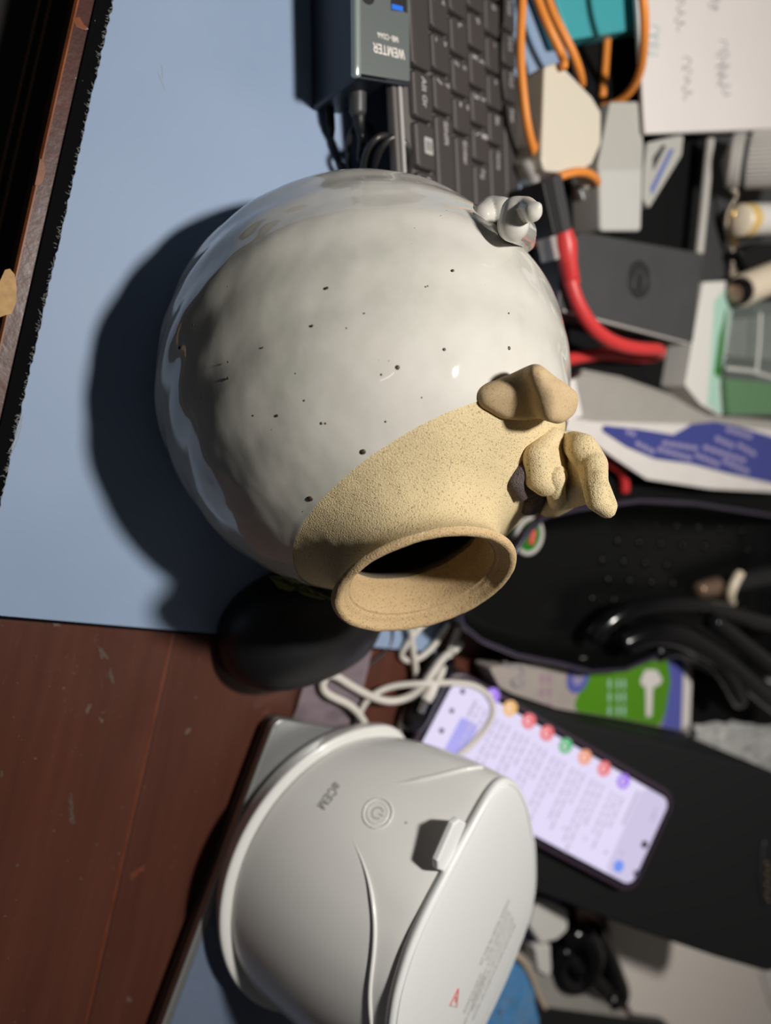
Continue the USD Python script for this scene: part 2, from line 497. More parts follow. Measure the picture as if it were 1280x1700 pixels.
# ------------------------------------------------------------------ desk
RAIL_OUT = at(125, 0)[1]; RAIL_IN = at(156, 0)[1]; MATF = at(186, 0)[1] + .2
desk = thing('desk', 'dark red-brown varnished wooden desk with worn scuffed top and chipped front edge', 'desk', (0, 400, -740))
part(desk, 'desktop', box(-900, 900, RAIL_IN, 1000, -28, 0), 'wood', False)
# front rail with a bright worn arris
rv = [(-1, -900), (1, 900)]
def rail_profile(x0, x1, prof):
    n = len(prof); V = np.array([[x, y, z] for x in (x0, x1) for y, z in prof]); F = []
    for i in range(n):
        j = (i + 1) % n; F += [[i, i + n, j + n], [i, j + n, j]]
    for i in range(1, n - 1):
        F += [[0, i, i + 1], [n, n + i + 1, n + i]]
    return V, np.array(F)[:, ::-1]
part(desk, 'front_rail', rail_profile(-900, 900, [(RAIL_OUT, -30), (RAIL_IN, -30), (RAIL_IN, .2), (RAIL_OUT + 1.1, .2), (RAIL_OUT, -.9)]), 'wood_rail', False)
part(desk, 'worn_edge', rail_profile(-900, 900, [(RAIL_OUT - .15, -2.2), (RAIL_OUT + .3, -2.2), (RAIL_OUT + 1.25, .0), (RAIL_OUT + 1.25, .35), (RAIL_OUT + .7, .35), (RAIL_OUT - .15, -.8)]), 'wood_arris', False, 'orange-brown worn front edge')
def patch(pts, z, th, m, name, parent, seed=0, label=None):
    c = np.array([at(x, y, z)[:2] for x, y in pts])
    if name == 'scuff':
        q = np.vstack([c, c[:1]]); m_ = c.mean(0)
        q = np.vstack([np.linspace(q[i], q[i + 1], 7)[:-1] for i in range(len(q) - 1)])
        c = m_ + (q - m_) * rng.uniform(.35, 1.0, (len(q), 1))
    return part(parent, name, prism(c, z - .1, z + th, rc=.25, r=.12), m, False, label)
patch([(-4, 528), (-2, 470), (8, 448), (16, 446), (24, 455), (28, 480), (26, 505), (19, 522), (10, 523)], .3, .35, 'bare_wood', 'chip', desk, label='pale bare-wood chip on the front edge')
patch([(57, 308), (62, 285), (66, 262), (74, 270), (76, 285), (72, 300), (65, 308)], .25, .25, 'wood_arris', 'chip', desk)
patch([(120, 30), (132, 28), (140, 42), (148, 48), (140, 50), (126, 44)], .25, .12, 'wood_arris', 'chip', desk)
# inlay line and its dark groove
g0, g1 = at(278, 1051), at(152, 1700); gd = (g1 - g0) / np.linalg.norm(g1 - g0)
gy = (g0[1] + g1[1]) / 2
part(desk, 'inlay_strip', box(-900, 900, gy - .9, gy + .9, -1, .12), 'wood_inlay', False, 'thin reddish inlay line')
part(desk, 'inlay_groove', box(-900, 900, gy + .9, gy + 1.5, -1, .06), 'wood_groove', False)
# scuffs and worn spots in the varnish
for pts, m in [([(158, 1070), (166, 1066), (176, 1080), (183, 1098), (174, 1102), (162, 1090)], 'scuff'), ([(174, 1104), (182, 1102), (190, 1125), (196, 1148), (188, 1140), (178, 1122)], 'scuff'),
               ([(112, 1318), (120, 1312), (125, 1330), (120, 1348), (126, 1362), (128, 1378), (116, 1376), (112, 1350)], 'scuff'), ([(0, 1272), (6, 1276), (6, 1292), (0, 1296)], 'scuff'),
               ([(82, 1030), (100, 1024), (116, 1030), (98, 1042), (88, 1044)], 'pale_scuff'), ([(304, 1212), (314, 1206), (322, 1212), (314, 1222), (306, 1222)], 'pale_scuff'),
               ([(160, 1192), (168, 1188), (176, 1200), (170, 1204)], 'pale_scuff'), ([(140, 1180), (150, 1160), (156, 1166), (148, 1186), (138, 1192)], 'pale_scuff'),
               ([(384, 1065), (388, 1058), (394, 1064), (390, 1070)], 'pale_scuff'), ([(206, 1655), (214, 1650), (220, 1660), (212, 1668)], 'pale_scuff'),
               ([(205, 1455), (230, 1440), (248, 1428), (240, 1446), (215, 1470)], 'wood_inlay')]:
    patch(pts, .02, .06, m, 'scuff', desk)
sm = []
for k in range(150):
    px, py = rng.uniform(0, 430), rng.uniform(1050, 1700)
    c = at(px, py); r = rng.uniform(.12, .38) if k % 5 else rng.uniform(.3, .7)
    sm.append(disc(c, (0, 0, 1), r, .06, 6, ry=r * rng.uniform(.3, 1)))
for k in range(26):
    px, py = rng.choice([30, 110, 150, 90]) + rng.normal(0, 22), rng.choice([1055, 1125, 1180, 1105]) + rng.normal(0, 10)
    a = at(max(px, 2), py); b = a + np.array([rng.normal(0, 3.5), rng.normal(0, 1.2), 0]); mid = (a + b) / 2 + rng.normal(0, .5, 3) * [1, 1, 0]
    sm.append(tube(spline([a + [0, 0, .02], mid + [0, 0, .02], b + [0, 0, .02]], 6), .09, 5))
part(desk, 'scratches', join(sm), 'pale_scuff', False, 'tiny pale nicks and scratches in the varnish', 'stuff')
# what is under the front edge
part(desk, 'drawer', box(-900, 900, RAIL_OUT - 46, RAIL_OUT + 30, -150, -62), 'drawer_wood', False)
for px0, px1 in ((66, 30), (84, 40)):
    a = at(px0, 0, -60)
    part(desk, 'drawer_moulding', box(-900, 900, a[1] - .5, a[1] + .5, -62.5, -60.5), 'drawer_line', False)
for sx in (-1, 1):
    for yy in (RAIL_OUT + 40, 940):
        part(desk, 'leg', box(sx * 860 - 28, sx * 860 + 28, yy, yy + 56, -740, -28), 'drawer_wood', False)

# ------------------------------------------------------------------ desk mat
MT = 2.5
MSX = at(300, 1045)[0]
matn = thing('desk_mat', 'dusty blue desk mat with frayed front edge and black backing under the vase', 'desk mat', (0, 180, 0))
def mat_outline(front, side, jag):
    xs = np.arange(-620, side - 9, 1.6)
    fr = [(x, front + (jag * (rng.random() - .5) * 2 if jag else 0)) for x in xs]
    arc = [(side - 9 + 9 * math.sin(t), front + 9 - 9 * math.cos(t)) for t in np.linspace(.15, math.pi / 2, 8)]
    return np.array(fr + arc + [(side, 263), (-620, 263)])
v2, f2 = earcut(mat_outline(MATF, MSX, .35))
part(matn, 'backing', prism(mat_outline(RAIL_IN + .5, MSX + 1.4, 0), .05, 1.5, rc=.3, r=.2), 'mat_black', False, 'black rubber backing')
o = mat_outline(MATF, MSX, .35)
def flat_extrude(c, z0, z1):
    p = Polygon(c).buffer(0)
    m = trimesh.creation.extrude_polygon(p, z1 - z0, engine='earcut'); m.apply_translation((0, 0, z0)); return m
part(matn, 'blue_surface', flat_extrude(o, 1.4, MT), 'mat_blue', False)
fr = []
for k in range(460):
    x = rng.uniform(-190, 20); y = MATF + rng.normal(0, .35)
    d = np.array([rng.normal(0, .5), -abs(rng.normal(.5, .45)), rng.normal(.0, .15)])
    p0 = np.array([x, y, MT - .25 + rng.normal(0, .1)])
    fr.append(tube(np.array([p0, p0 + d * .5 + rng.normal(0, .1, 3), p0 + d]), [.10, .09, .05], 4))
for k in range(60):
    x = rng.uniform(-5, MSX + 1); p0 = np.array([x, MATF + rng.normal(0, .25), MT])
    fr.append(tube(np.array([p0, p0 + rng.normal(0, .35, 3) * [1, 1, .3], p0 + rng.normal(0, .6, 3) * [1, 1, .3]]), .1, 4))
part(matn, 'frayed_fibres', join(fr), 'fray', False, 'pale frayed fibres', 'stuff')
mk = []
for (a, b) in [((38, 690), (18, 745)), ((36, 705), (22, 748)), ((30, 715), (14, 750)), ((262, 120), (274, 150)), ((268, 108), (270, 130))]:
    pa, pb = at(*a, MT), at(*b, MT); mk.append(tube(spline([pa, (pa + pb) / 2 + [.3, .2, 0], pb], 8), .12, 5))
for k in range(70):
    c = at(rng.uniform(120, 500), rng.uniform(5, 900), MT - .03); mk.append(disc(c, (0, 0, 1), rng.uniform(.1, .28), .07, 6))
part(matn, 'scratches', join(mk), 'fray', False, 'small pale scratches and dust', 'stuff')

# ------------------------------------------------------------------ vase
AX = np.array([.7258, .0114, .6871]); AX /= np.linalg.norm(AX)
_u = np.cross(AX, [0, 0, 1.0]); _u /= np.linalg.norm(_u); _w = np.cross(AX, _u)
KV = VR / 74.7
LM, RM = 84.97 * KV, 29.5 * KV
GN = np.array([.67, .26, .69]); GN /= np.linalg.norm(GN); GD = 53.65 * KV
def lathe(prof, seg=240):
    prof = np.asarray(prof, float); n = len(prof)
    t = np.arange(seg) * 2 * np.pi / seg
    d = np.cos(t)[:, None] * _u + np.sin(t)[:, None] * _w
    V = (VC + prof[:, 0][:, None, None] * AX + prof[:, 1][:, None, None] * d[None]).reshape(-1, 3)
    i, j = np.meshgrid(np.arange(n - 1), np.arange(seg), indexing='ij')
    a = i * seg + j; b = i * seg + (j + 1) % seg
    return V, np.vstack([np.stack([a, b + seg, b], -1).reshape(-1, 3), np.stack([a, a + seg, b + seg], -1).reshape(-1, 3)])
def flatten(v, lift=0.):
    d = v[:, 2] - (MT + lift); v = v.copy(); v[:, 2] = MT + lift + (d + np.sqrt(d * d + 9)) / 2 - .1; return v
th = np.linspace(math.radians(179.5), math.radians(31), 150)
prof = [(VR * math.cos(a), VR * math.sin(a)) for a in th]
prof = [(t, r + .28 * math.sin(t / 3.1) + .35 * math.sin(t / 7.7 + 1) * (r / VR)) for t, r in prof]
neck = CubicSpline([0, .28, .55, .8, 1.0], np.array([[VR * math.cos(math.radians(31)), VR * math.sin(math.radians(31))], [79.5, 34.6], [86.3, 30.4], [91.5, 30.9], [LM - 1.2, RM - .1]]), axis=0)
nk = [tuple(neck(s)) for s in np.linspace(0, 1, 40)[1:]]
lip = [(LM - 1.2 + 1.9 * math.sin(a), RM - 2.0 + 1.9 * math.cos(a)) for a in np.linspace(.1, math.pi * .72, 14)]
_k = [lip[-1], (LM - 1.6, RM - 4.6), (LM - 2.7, RM - 5.9), (LM - 3.6, RM - 6.5), (LM - 4.0, RM - 7.4), (LM - 6.0, RM - 8.0), (LM - 12, RM - 8.4), (LM - 19, RM - 7.6)]
_t = np.linspace(0, 1, len(_k))
lip += [tuple(q) for q in np.column_stack([np.interp(np.linspace(0, 1, 40)[1:], _t, np.array(_k)[:, i]) for i in (0, 1)])]
inner = [lip[-1], (73, 29.5), (66, 40), (50, 58), (20, 74), (-20, 74), (-60, 48), (-72, 20), (-76, 1)]
inner = [tuple(q) for q in CubicSpline(np.arange(len(inner)), np.array(inner), axis=0)(np.linspace(0, len(inner) - 1, 90))]
ov, of = lathe(prof + nk + lip[:3])
n0 = meshkit.fbm(ov / 14.0, 3, 3) - .5
dirs = ov - VC; dirs /= np.linalg.norm(dirs, axis=1)[:, None]
ov = ov + dirs * (n0 * .9)[:, None]
ov = flatten(ov)
shell = trimesh.Trimesh(ov, of, process=False)
glz = trimesh.Trimesh(flatten(ov + dirs * .45, -.0), of, process=False)
vase = thing('vase', 'round grey-white glazed stoneware animal vase with bare clay neck and curled tail', 'vase', (VC[0], VC[1], MT))
sl_g = trimesh.intersections.slice_mesh_plane(glz, -GN, VC + GN * GD)
sl_c = trimesh.intersections.slice_mesh_plane(shell, GN, VC + GN * (GD - 1.5))
part(vase, 'glazed_body', sl_g, 'glaze', True, 'round grey-white glazed body')
part(vase, 'bare_shoulder', sl_c, 'clay', True, 'sandy unglazed clay shoulder and neck')
iv, if_ = lathe(lip)
fb = (meshkit.fbm(iv / 5.0, 3, 9) - .5) * .7
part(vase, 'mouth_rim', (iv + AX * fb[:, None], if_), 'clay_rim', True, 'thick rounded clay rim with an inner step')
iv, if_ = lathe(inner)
part(vase, 'inside_wall', (flatten(iv, 4.0), if_), 'clay_inside_shaded', True, 'inside of the vase, painted dark for shade')
def vp(px, py, off=0.0):
    """point at height off over the vase's round wall as seen at a pixel; beside the vase, the nearest point of the sight line"""
    d = ray(px, py); R_ = VR + off
    b = d @ (EYE - VC); q = b * b - ((EYE - VC) @ (EYE - VC) - R_ * R_)
    return EYE + d * (-b - math.sqrt(max(q, 0)))
def vn(px, py):
    n = vp(px, py) - VC; return n / np.linalg.norm(n)
def V(px, py, off, r):
    return (vp(px, py, off), r)
# ears
part(vase, 'ear', blob([
    [V(802, 658, 0, 4), V(832, 676, 0, 4), V(846, 642, 4, 4.2), V(862, 677, 2, 4.2)],
    [V(832, 676, 0, 4), V(846, 642, 4, 4.2), V(878, 626, 10, 4.0), V(893, 673, 6, 4.2), V(862, 677, 2, 4.2)],
    [V(878, 626, 10, 4.0), V(893, 673, 6, 4.2), V(882, 620, 14, 2.8), V(903, 684, 13, 3.0), V(896, 650, 14, 3.2)],
    [V(882, 620, 14, 2.8), V(896, 650, 14, 3.2), V(908, 640, 13, 2.8)],
    [V(900, 644, 15, 3.0), V(912, 642, 13, 2.8), V(936, 662, 10, 3.4)],
    [V(900, 644, 15, 3.0), V(936, 662, 10, 3.4), V(934, 678, 9, 3.2), V(920, 690, 11, 2.8), V(903, 684, 13, 3.0)],
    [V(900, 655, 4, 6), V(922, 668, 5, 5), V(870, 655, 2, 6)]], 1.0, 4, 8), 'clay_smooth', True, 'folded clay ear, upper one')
part(vase, 'ear', blob([
    [V(947, 738, 3, 4.0), V(928, 795, 3, 3.6), V(908, 845, 3, 3.2)],
    [V(947, 738, 3, 4.0), V(928, 795, 3, 3.6), V(966, 756, 12, 4.2), V(945, 812, 11, 2.8)],
    [V(928, 795, 3, 3.6), V(908, 845, 3, 3.2), V(945, 812, 11, 2.8), V(950, 834, 13, 2.3), V(922, 848, 7, 2.6)],
    [V(945, 812, 11, 2.6), V(950, 834, 13, 2.3), V(972, 828, 18, 2.2), V(978, 795, 19, 3.0), V(966, 756, 12, 4.0)],
    [V(952, 736, 7, 4.6), V(966, 746, 12, 5.8)],
    [V(966, 746, 12, 5.8), V(983, 772, 17, 5.6)],
    [V(983, 772, 17, 5.6), V(987, 800, 22, 4.6)],
    [V(987, 800, 22, 4.4), V(991, 830, 25, 4.0)],
    [V(991, 830, 25, 4.0), V(1008, 846, 28, 3.2)],
    [V(992, 795, 23, 3.2), V(1012, 840, 28, 2.8)], [V(985, 770, 18, 4.4), V(978, 800, 19, 3.4), V(990, 815, 23, 3.6)]], 1.2, 9), 'clay', True, 'curved clay ear, lower one')
part(vase, 'snout', blob(
    [[V(915, 726, 0, 4.0), V(890, 758, 3, 4.8), V(940, 738, 1, 4.8)], [V(890, 758, 3, 4.8), V(893, 792, 5, 5.0), V(925, 795, 6, 4.4), V(938, 745, 2, 5)],
     [V(893, 792, 5, 5.0), V(905, 803, 7, 4.6), V(922, 790, 7, 4.4)], [V(920, 792, 9, 3.8), V(922, 815, 10, 3.6)], [V(922, 815, 10, 3.6), V(925, 832, 9, 3.4)]], 1.1, 8), 'clay', True)
part(vase, 'petal', blob([[V(866, 778, 0, 2.6), V(855, 800, .6, 3.0)], [V(855, 800, .6, 3.0), V(866, 818, 1.0, 3.0)], [V(866, 778, 0, 2.6), V(886, 812, 1.6, 2.4), V(866, 818, 1, 2.8), V(855, 800, .6, 2.8)]], .8, 3), 'clay_dark', True, 'dark brown clay petal')
part(vase, 'petal', blob([[V(895, 812, 1.6, 2.6), V(880, 832, 1.0, 2.8)], [V(880, 832, 1.0, 2.8), V(875, 846, .6, 2.5)], [V(895, 812, 1.6, 2.6), V(893, 845, .8, 2.4), V(875, 846, .6, 2.5)]], .8, 3), 'clay_dark', True, 'dark brown clay petal')
# tail
part(vase, 'tail', blob(chain([V(802, 358, 0, 4.2), V(816, 350, 2, 5.2), V(832, 352, 4, 5.2), V(842, 366, 3, 4.6)]) +
                        chain([V(872, 402, 0, 3.8), V(868, 386, 4, 5.0), V(852, 374, 9, 5.4), V(856, 352, 12, 5.0), V(872, 347, 15, 3.9), V(884, 352, 18, 3.2), V(891, 345, 20, 1.8)]), 1.0, 5), 'glaze', True, 'curled glazed tail')
# painted leaves, low on the far flank
def on_vase(poly, th0, th1, dens=2.0):
    p = Polygon(poly).buffer(0); m = trimesh.creation.extrude_polygon(p, 1.0, engine='earcut')
    v, f = trimesh.remesh.subdivide_to_size(m.vertices, m.faces, 6)
    return np.array([vp(x, y, th0 + (th1 - th0) * z) for x, y, z in v]), f
part(vase, 'painted_leaf', on_vase([(446, 956), (466, 957), (492, 964), (502, 974), (482, 982), (462, 976)], -.6, .95), 'leaf_green', False, 'olive green painted leaf')
part(vase, 'painted_leaf', on_vase([(484, 974), (505, 972), (530, 984), (552, 995), (532, 995), (505, 988)], -.6, .95), 'leaf_green', False, 'olive green painted leaf')
for pl in ([(450, 958), (470, 966), (496, 975)], [(468, 960), (478, 968)], [(480, 962), (490, 971)], [(490, 976), (515, 985), (545, 994)], [(505, 975), (515, 983)], [(520, 981), (530, 988)]):
    part(vase, 'leaf_vein', tube(spline([vp(x, y, 1.0) for x, y in pl], 10) if len(pl) > 2 else np.array([vp(*pl[0], 1.0), vp(*pl[1], 1.0)]), .32, 6), 'leaf_vein', True)
sp = []
for x, y, r in [(543, 478, .5), (752, 449, .5), (710, 475, .3), (660, 610, .75), (633, 622, .35), (603, 750, .9), (515, 828, 1.0), (518, 541, .45), (605, 520, .25), (575, 545, .3), (738, 580, .5), (845, 578, .7), (378, 628, .5), (436, 577, .3), (297, 577, .6), (320, 539, .5), (378, 601, .35), (490, 620, .35), (540, 703, .35), (533, 703, .5), (505, 665, .3), (460, 690, .45), (845, 520, .3), (420, 690, .3), (640, 700, .35), (700, 660, .3), (488, 735, .4)]:
    m = trimesh.creation.icosphere(1, r); n = vn(x, y); v = np.array(m.vertices); v = v - np.outer(v @ n, n) * .6
    sp.append((v + vp(x, y, .5), m.faces))
part(vase, 'pale_streak', tube(spline([vp(x, y, .32) for x, y in [(626, 634), (640, 628), (650, 622), (656, 614)]], 10), [.1, .3, .35, .3, .35, .3, .3, .25, .2, .1], 6), 'print_white', True)
part(vase, 'iron_specks', join(sp), 'iron_speck', True, 'dark iron specks in the glaze', 'stuff')

# ------------------------------------------------------------------ hub and its cables
HT = 42.0
he = at(683, -200, HT)[:2], at(685, 141, HT)[:2], at(594, 127, HT)[:2], at(592, -200, HT)[:2]
hub = thing('usb_hub', 'grey metal data hub standing on edge with a blue port, beside the keyboard', 'data hub', (*np.mean(he, 0), MT))
c4 = np.array(he)
_in = np.array([0, .0]); c5 = c4.copy(); _d = c4[3] - c4[0]; c5[0] += _d * .42; c5[1] += (c4[2] - c4[1]) * .42
_hb = prism(c5, MT, HT - 1.5, rc=1.5, r=.8)
part(hub, 'rear_wall', prism(c4, HT - 3.2, HT - 1.5, rc=1.5, r=.6), 'hub_shaded', 25)
part(hub, 'body', _hb, 'hub_shaded', 25)
part(hub, 'port_face', prism(Polygon(c4).buffer(-1.2).exterior.coords[:-1], HT - 2, HT, rc=1.2, r=.4), 'hub_grey', 25, 'grey printed face')
ea, eb = at(594, 127, HT), at(592, -200, HT)
part(hub, 'bevel', tube(np.array([ea + (eb - ea) * s for s in np.linspace(.008, .99, 20)]) + [0, 0, -1.3], 2.0, 12), 'hub_highlight', True, 'bevelled edge painted bright as a highlight')
hz = np.array([0, 0, 1.0])
def hp(x, y, dz=.0):
    return at(x, y, HT + dz)
part(hub, 'lettering', text_on('WEMTER', hp(671, 84), hp(619, 71), hp(672, 99), hz, .15, True), 'print_white', False)
part(hub, 'lettering', text_on('MB-C044', hp(660, 62), hp(626, 53), hp(661, 71), hz, .15, True), 'print_white', False)
usb = part(hub, 'usb_port', prism(pxpoly([(648, -30), (672, -28), (672, 20), (649, 17)], HT), HT - .5, HT + .15, rc=.2, r=.1), 'black', False)
part(usb, 'port_tongue', prism(pxpoly([(650, 6), (669, 11), (669, 19), (650, 15)], HT + .2), HT - .2, HT + .35, rc=.2, r=.1), 'usb_blue', False, 'blue plastic tongue')
part(usb, 'port_shell', prism(pxpoly([(672, -28), (676, -28), (677, 22), (673, 22)], HT + .3), HT - .2, HT + .4, rc=.2, r=.1), 'steel', False)
jc = hp(610, -8); part(hub, 'audio_jack', disc(jc, hz, 3.4, .2, 28), 'black', False)
# plug and cables at its end
plug = thing('usb_cable', 'black plug and looped thin cable leaving the hub end above the vase', 'cable', (*at(595, 200, MT)[:2], MT))
part(plug, 'connector', tube(np.array([at(592, 124, 26), at(593, 150, 26), at(594, 185, 25), at(595, 192, 25)]), [4.0, 4.0, 3.7, 3.0], 20), 'dark_grey', 40)
part(plug, 'strain_relief', tube(np.array([at(595, 190, 25), at(596, 205, 24), at(598, 222, 22)]), [2.8, 2.5, 1.8], 16), 'black', True)
part(plug, 'cord', cable([(598, 218, 22), (600, 240, 20), (597, 262, 16), (606, 280, 10), (600, 300, 5), (640, 330, 5)], 1.7), 'black_gloss', True)
part(plug, 'cord', cable([(604, 300, 16), (606, 260, 26), (622, 232, 33), (645, 226, 33), (660, 245, 30), (662, 275, 22), (655, 310, 12)], 1.4), 'cord_black', True)
part(plug, 'cord', cable([(618, 300, 18), (626, 262, 28), (643, 234, 35), (660, 227, 36), (676, 246, 36), (680, 280, 38), (672, 320, 36)], 1.4), 'cord_black', True)
part(plug, 'cord', cable([(596, 200, 22), (582, 222, 18), (577, 252, 12), (582, 290, 6)], 1.3), 'cord_black', True)
part(plug, 'cord', cable([(600, 215, 5), (608, 205, 8), (616, 215, 7), (614, 250, 5), (610, 290, 4.5)], 1.4), 'black_gloss', True)
thin = thing('thin_cable', 'thin black flat-plug cable lying on the blue mat beside the hub', 'cable', (*at(550, 200, MT)[:2], MT))
part(thin, 'connector', tube(np.array([at(543, 130, 8), at(546, 170, 7.5), at(549, 215, 6.5), at(551, 228, 5)]), [2.4, 2.4, 2.1, 1.1], 12), 'black_soft', True)
part(thin, 'cord', cable([(550, 222, 5), (556, 250, 3.8), (564, 276, 3.6), (575, 310, 3.6)], .9), 'black', True)

# ------------------------------------------------------------------ keyboard (front edge propped up)
KE = np.array([math.cos(math.radians(19.9)), math.sin(math.radians(19.9)), 0])
_t = math.radians(-16.9)
KB = np.array([-KE[1], KE[0], 0]) * math.cos(_t) + np.array([0, 0, 1]) * math.sin(_t)
KN = np.cross(KE, KB)
KO = np.array([-189.5, 161.6, 26.0])
_f = .9635
KO = EYE + _f * (KO - EYE)
PIT, RP = 17.5 * _f, 16.5 * _f
OFF = [_f * q for q in (0, -21.95, -33.72, -40.95, -34.84, -41.98)]
def kp(u, w, n=0.):
    return KO + KE * u + KB * w + KN * n
kb = thing('keyboard', 'black keyboard with raised front edge, partly hidden behind the round vase', 'keyboard', (KO[0], KO[1], MT))
U0, U1, W0, W1 = -150, 60, -17.5, 5 * RP + 12
def kprism(u0, u1, w0, w1, n0, n1, rc, r, taper=0):
    v, f = prism([(u0, w0), (u1, w0), (u1, w1), (u0, w1)], n0, n1, rc, r)
    if taper:
        k = (v[:, 2] - n0) / (n1 - n0); v = v.copy()
        v[:, 0] += ((u0 + u1) / 2 - v[:, 0]) * k * taper / (u1 - u0) * 2; v[:, 1] += ((w0 + w1) / 2 - v[:, 1]) * k * taper / (w1 - w0) * 2
    return frame_mesh((v, f), KO, KE, KB, KN)
part(kb, 'case', kprism(U0, U1, W0, W1, -8.0, -3.2, 4, 1.2), 'board_grey', 30, 'grey-black case')
part(kb, 'front_trim', tube(np.array([kp(u, -14.0, -2.6) for u in np.linspace(-16, 58, 20)]), 1.1, 8), 'legend', True, 'pale light strip along the front rim')
for u in (-120, 45):
    a = kp(u, -10, -9)
    part(kb, 'prop_foot', box(a[0] - 7, a[0] + 7, a[1] - 5, a[1] + 5, MT, a[2] + 1), 'black', False)
kroot = {}
def key(u0, u1, row, legend=None, legend2=None, patch_=False):
    w0, w1 = row * RP - RP * .43, row * RP + RP * .43
    k = part(kb, 'key', kprism(u0, u1, w0, w1, -3.4, .3, 1.8, .7, .55), 'key_black', 30)
    part(k, 'front_face', kprism(u0 + 1.6, u1 - 1.6, w0 - .12, w0 + 1.15, -2.6, -.15, .4, .3), 'key_front_lit', 30)
    hh = 3.1
    def put(t, u, w, s):
        wd = s * .66 * len(t)
        part(k, 'legend', text_on(t, kp(u, w, .32), kp(u + wd, w, .32), kp(u, w + s, .32), KN, .08, True), 'legend', False)
    if patch_:
        part(k, 'legend', kprism((u0 + u1) / 2 - 4, (u0 + u1) / 2 + 3, row * RP - 1.5, row * RP + 4.8, .2, .42, .8, .08), 'legend', False)
        for q in (-.1, 1.6, 3.3):
            part(k, 'legend', kprism((u0 + u1) / 2 - 2.4, (u0 + u1) / 2 + 1.4, row * RP + q, row * RP + q + .6, .4, .5, .1, .03), 'key_black', False)
        return
    if legend:
        put(legend, u0 + 2.2, row * RP - 1.2 if not legend2 else row * RP - 4.6, hh)
    if legend2:
        put(legend2, u0 + 2.2, row * RP + 1.6, hh)
G = PIT * .94
# row 0: space, Alt, menu, ctrl; then the rows behind
key(-128, -PIT * 1.22 * .52, 0)
key(-9.9, 9.9, 0, 'Alt Gr'); key(PIT * 1.22 - 9.9, PIT * 1.22 + 9.9, 0, patch_=True); key(2 * PIT * 1.22 - 9.9, 2 * PIT * 1.22 + 14, 0, 'Ctrl')
rows_ = {1: ('BNM', ['<', '>', '?'], [',', '.', '/']), }
def krow(row, names, first, last=None):
    for i, nm in enumerate(names):
        c = OFF[row] + (first + i) * PIT
        a, b = (nm if isinstance(nm, tuple) else (nm, None))
        key(c - G / 2, c + G / 2, row, a, b)
    if last:
        c = OFF[row] + (first + len(names)) * PIT - G / 2
        key(c, U1 - 4, row, last)
krow(1, ['X', 'C', 'V', 'B', 'N', 'M', (',', '<'), ('.', '>'), ('/', '?')], -7, 'Shift')
krow(2, ['D', 'F', 'G', 'H', 'J', 'K', 'L', (';', ':'), ("'", '"')], -6, 'Enter')
krow(3, ['R', 'T', 'Y', 'U', 'I', 'O', 'P', ('[', '{'), (']', '}'), ('\\', '|')], -6, 'Pg')
krow(4, ['5', '6', '7', '8', '9', '0', '-', '=', 'Bk'], -6, 'Home')
krow(5, ['F4', 'F5', 'F6', 'F7', 'F8', 'F9', 'F10', 'F11', 'F12'], -7, 'Del')

# ------------------------------------------------------------------ mouse
mo = thing('computer_mouse', 'matte black computer mouse tucked behind the vase rim on the mat edge', 'mouse', (62, 172, 0))
def dome(cx, cy, ax, ay, h, z0, rot, n=56, m=22, p=2.3):
    V_, cr_, sr_ = [], math.cos(rot), math.sin(rot)
    for k in range(m):
        a = k / (m - 1) * math.pi / 2; rr = math.cos(a) ** (2 / 2.4); zz = math.sin(a) ** (2 / 2.2)
        for j in range(n):
            t = j * 2 * math.pi / n
            x = ax * rr * np.sign(math.cos(t)) * abs(math.cos(t)) ** (2 / p); y = ay * rr * np.sign(math.sin(t)) * abs(math.sin(t)) ** (2 / p)
            V_.append((cx + x * cr_ - y * sr_, cy + x * sr_ + y * cr_, z0 + h * zz))
    F_ = []
    for k in range(m - 1):
        for j in range(n):
            a, b = k * n + j, k * n + (j + 1) % n
            F_ += [(a, b, b + n), (a, b + n, a + n)]
    F_ += [(0, j + 1, j) for j in range(1, n - 1)]
    return np.array(V_), np.array(F_)
part(mo, 'shell', dome(62, 172, 43, 29, 33, 3.2, math.radians(114)), 'mouse_black', True)
_cr, _sr = math.cos(math.radians(114)), math.sin(math.radians(114))
part(mo, 'base', prism([(62 + 41 * math.cos(t) * _cr - 27 * math.sin(t) * _sr, 172 + 41 * math.cos(t) * _sr + 27 * math.sin(t) * _cr) for t in np.linspace(0, 6.2, 40)], MT, 3.6, 2, .3), 'black', 30)

# ------------------------------------------------------------------ slab under the white device
SZ = 14.0
slab = thing('tablet', 'slim silver and blue-grey tablet lying on the wood under the white device', 'tablet', (230, 230, 0))
sa, sb = at(458, 1192, SZ)[:2], at(268, 1705, SZ)[:2]
sd = (sb - sa) / np.linalg.norm(sb - sa); sn = np.array([-sd[1], sd[0]])
if sn[1] < 0: sn = -sn
def sq(a, b):
    return sa + sd * a + sn * b
SP = [sq(0, 0), sq(250, 0), sq(250, 118), sq(0, 118)]
part(slab, 'lower_shell', prism([sq(1.5, 1), sq(249, 1), sq(249, 117), sq(1.5, 117)], .2, 6.2, 6, 1.2), 'slab_side', 30, 'dark lower shell')
part(slab, 'gasket', prism([sq(3, 2.6), sq(247, 2.6), sq(247, 115), sq(3, 115)], 6.2, 8.2, 5, .2), 'mat_black', 30)
part(slab, 'upper_shell', prism(SP, 8.2, SZ - .3, 6, .8), 'slab_metal', 30, 'silver upper shell')
part(slab, 'bright_edge', tube(np.array([np.append(sq(a, .9), SZ - .9) for a in np.linspace(5, 245, 30)]), .8, 8), 'slab_edge', True, 'bevelled edge painted bright as a highlight')
part(slab, 'screen', prism([sq(62, 4), sq(247, 4), sq(247, 114), sq(62, 114)], SZ - .6, SZ, 3, .15), 'slab_screen', 30, 'glossy blue-grey screen')

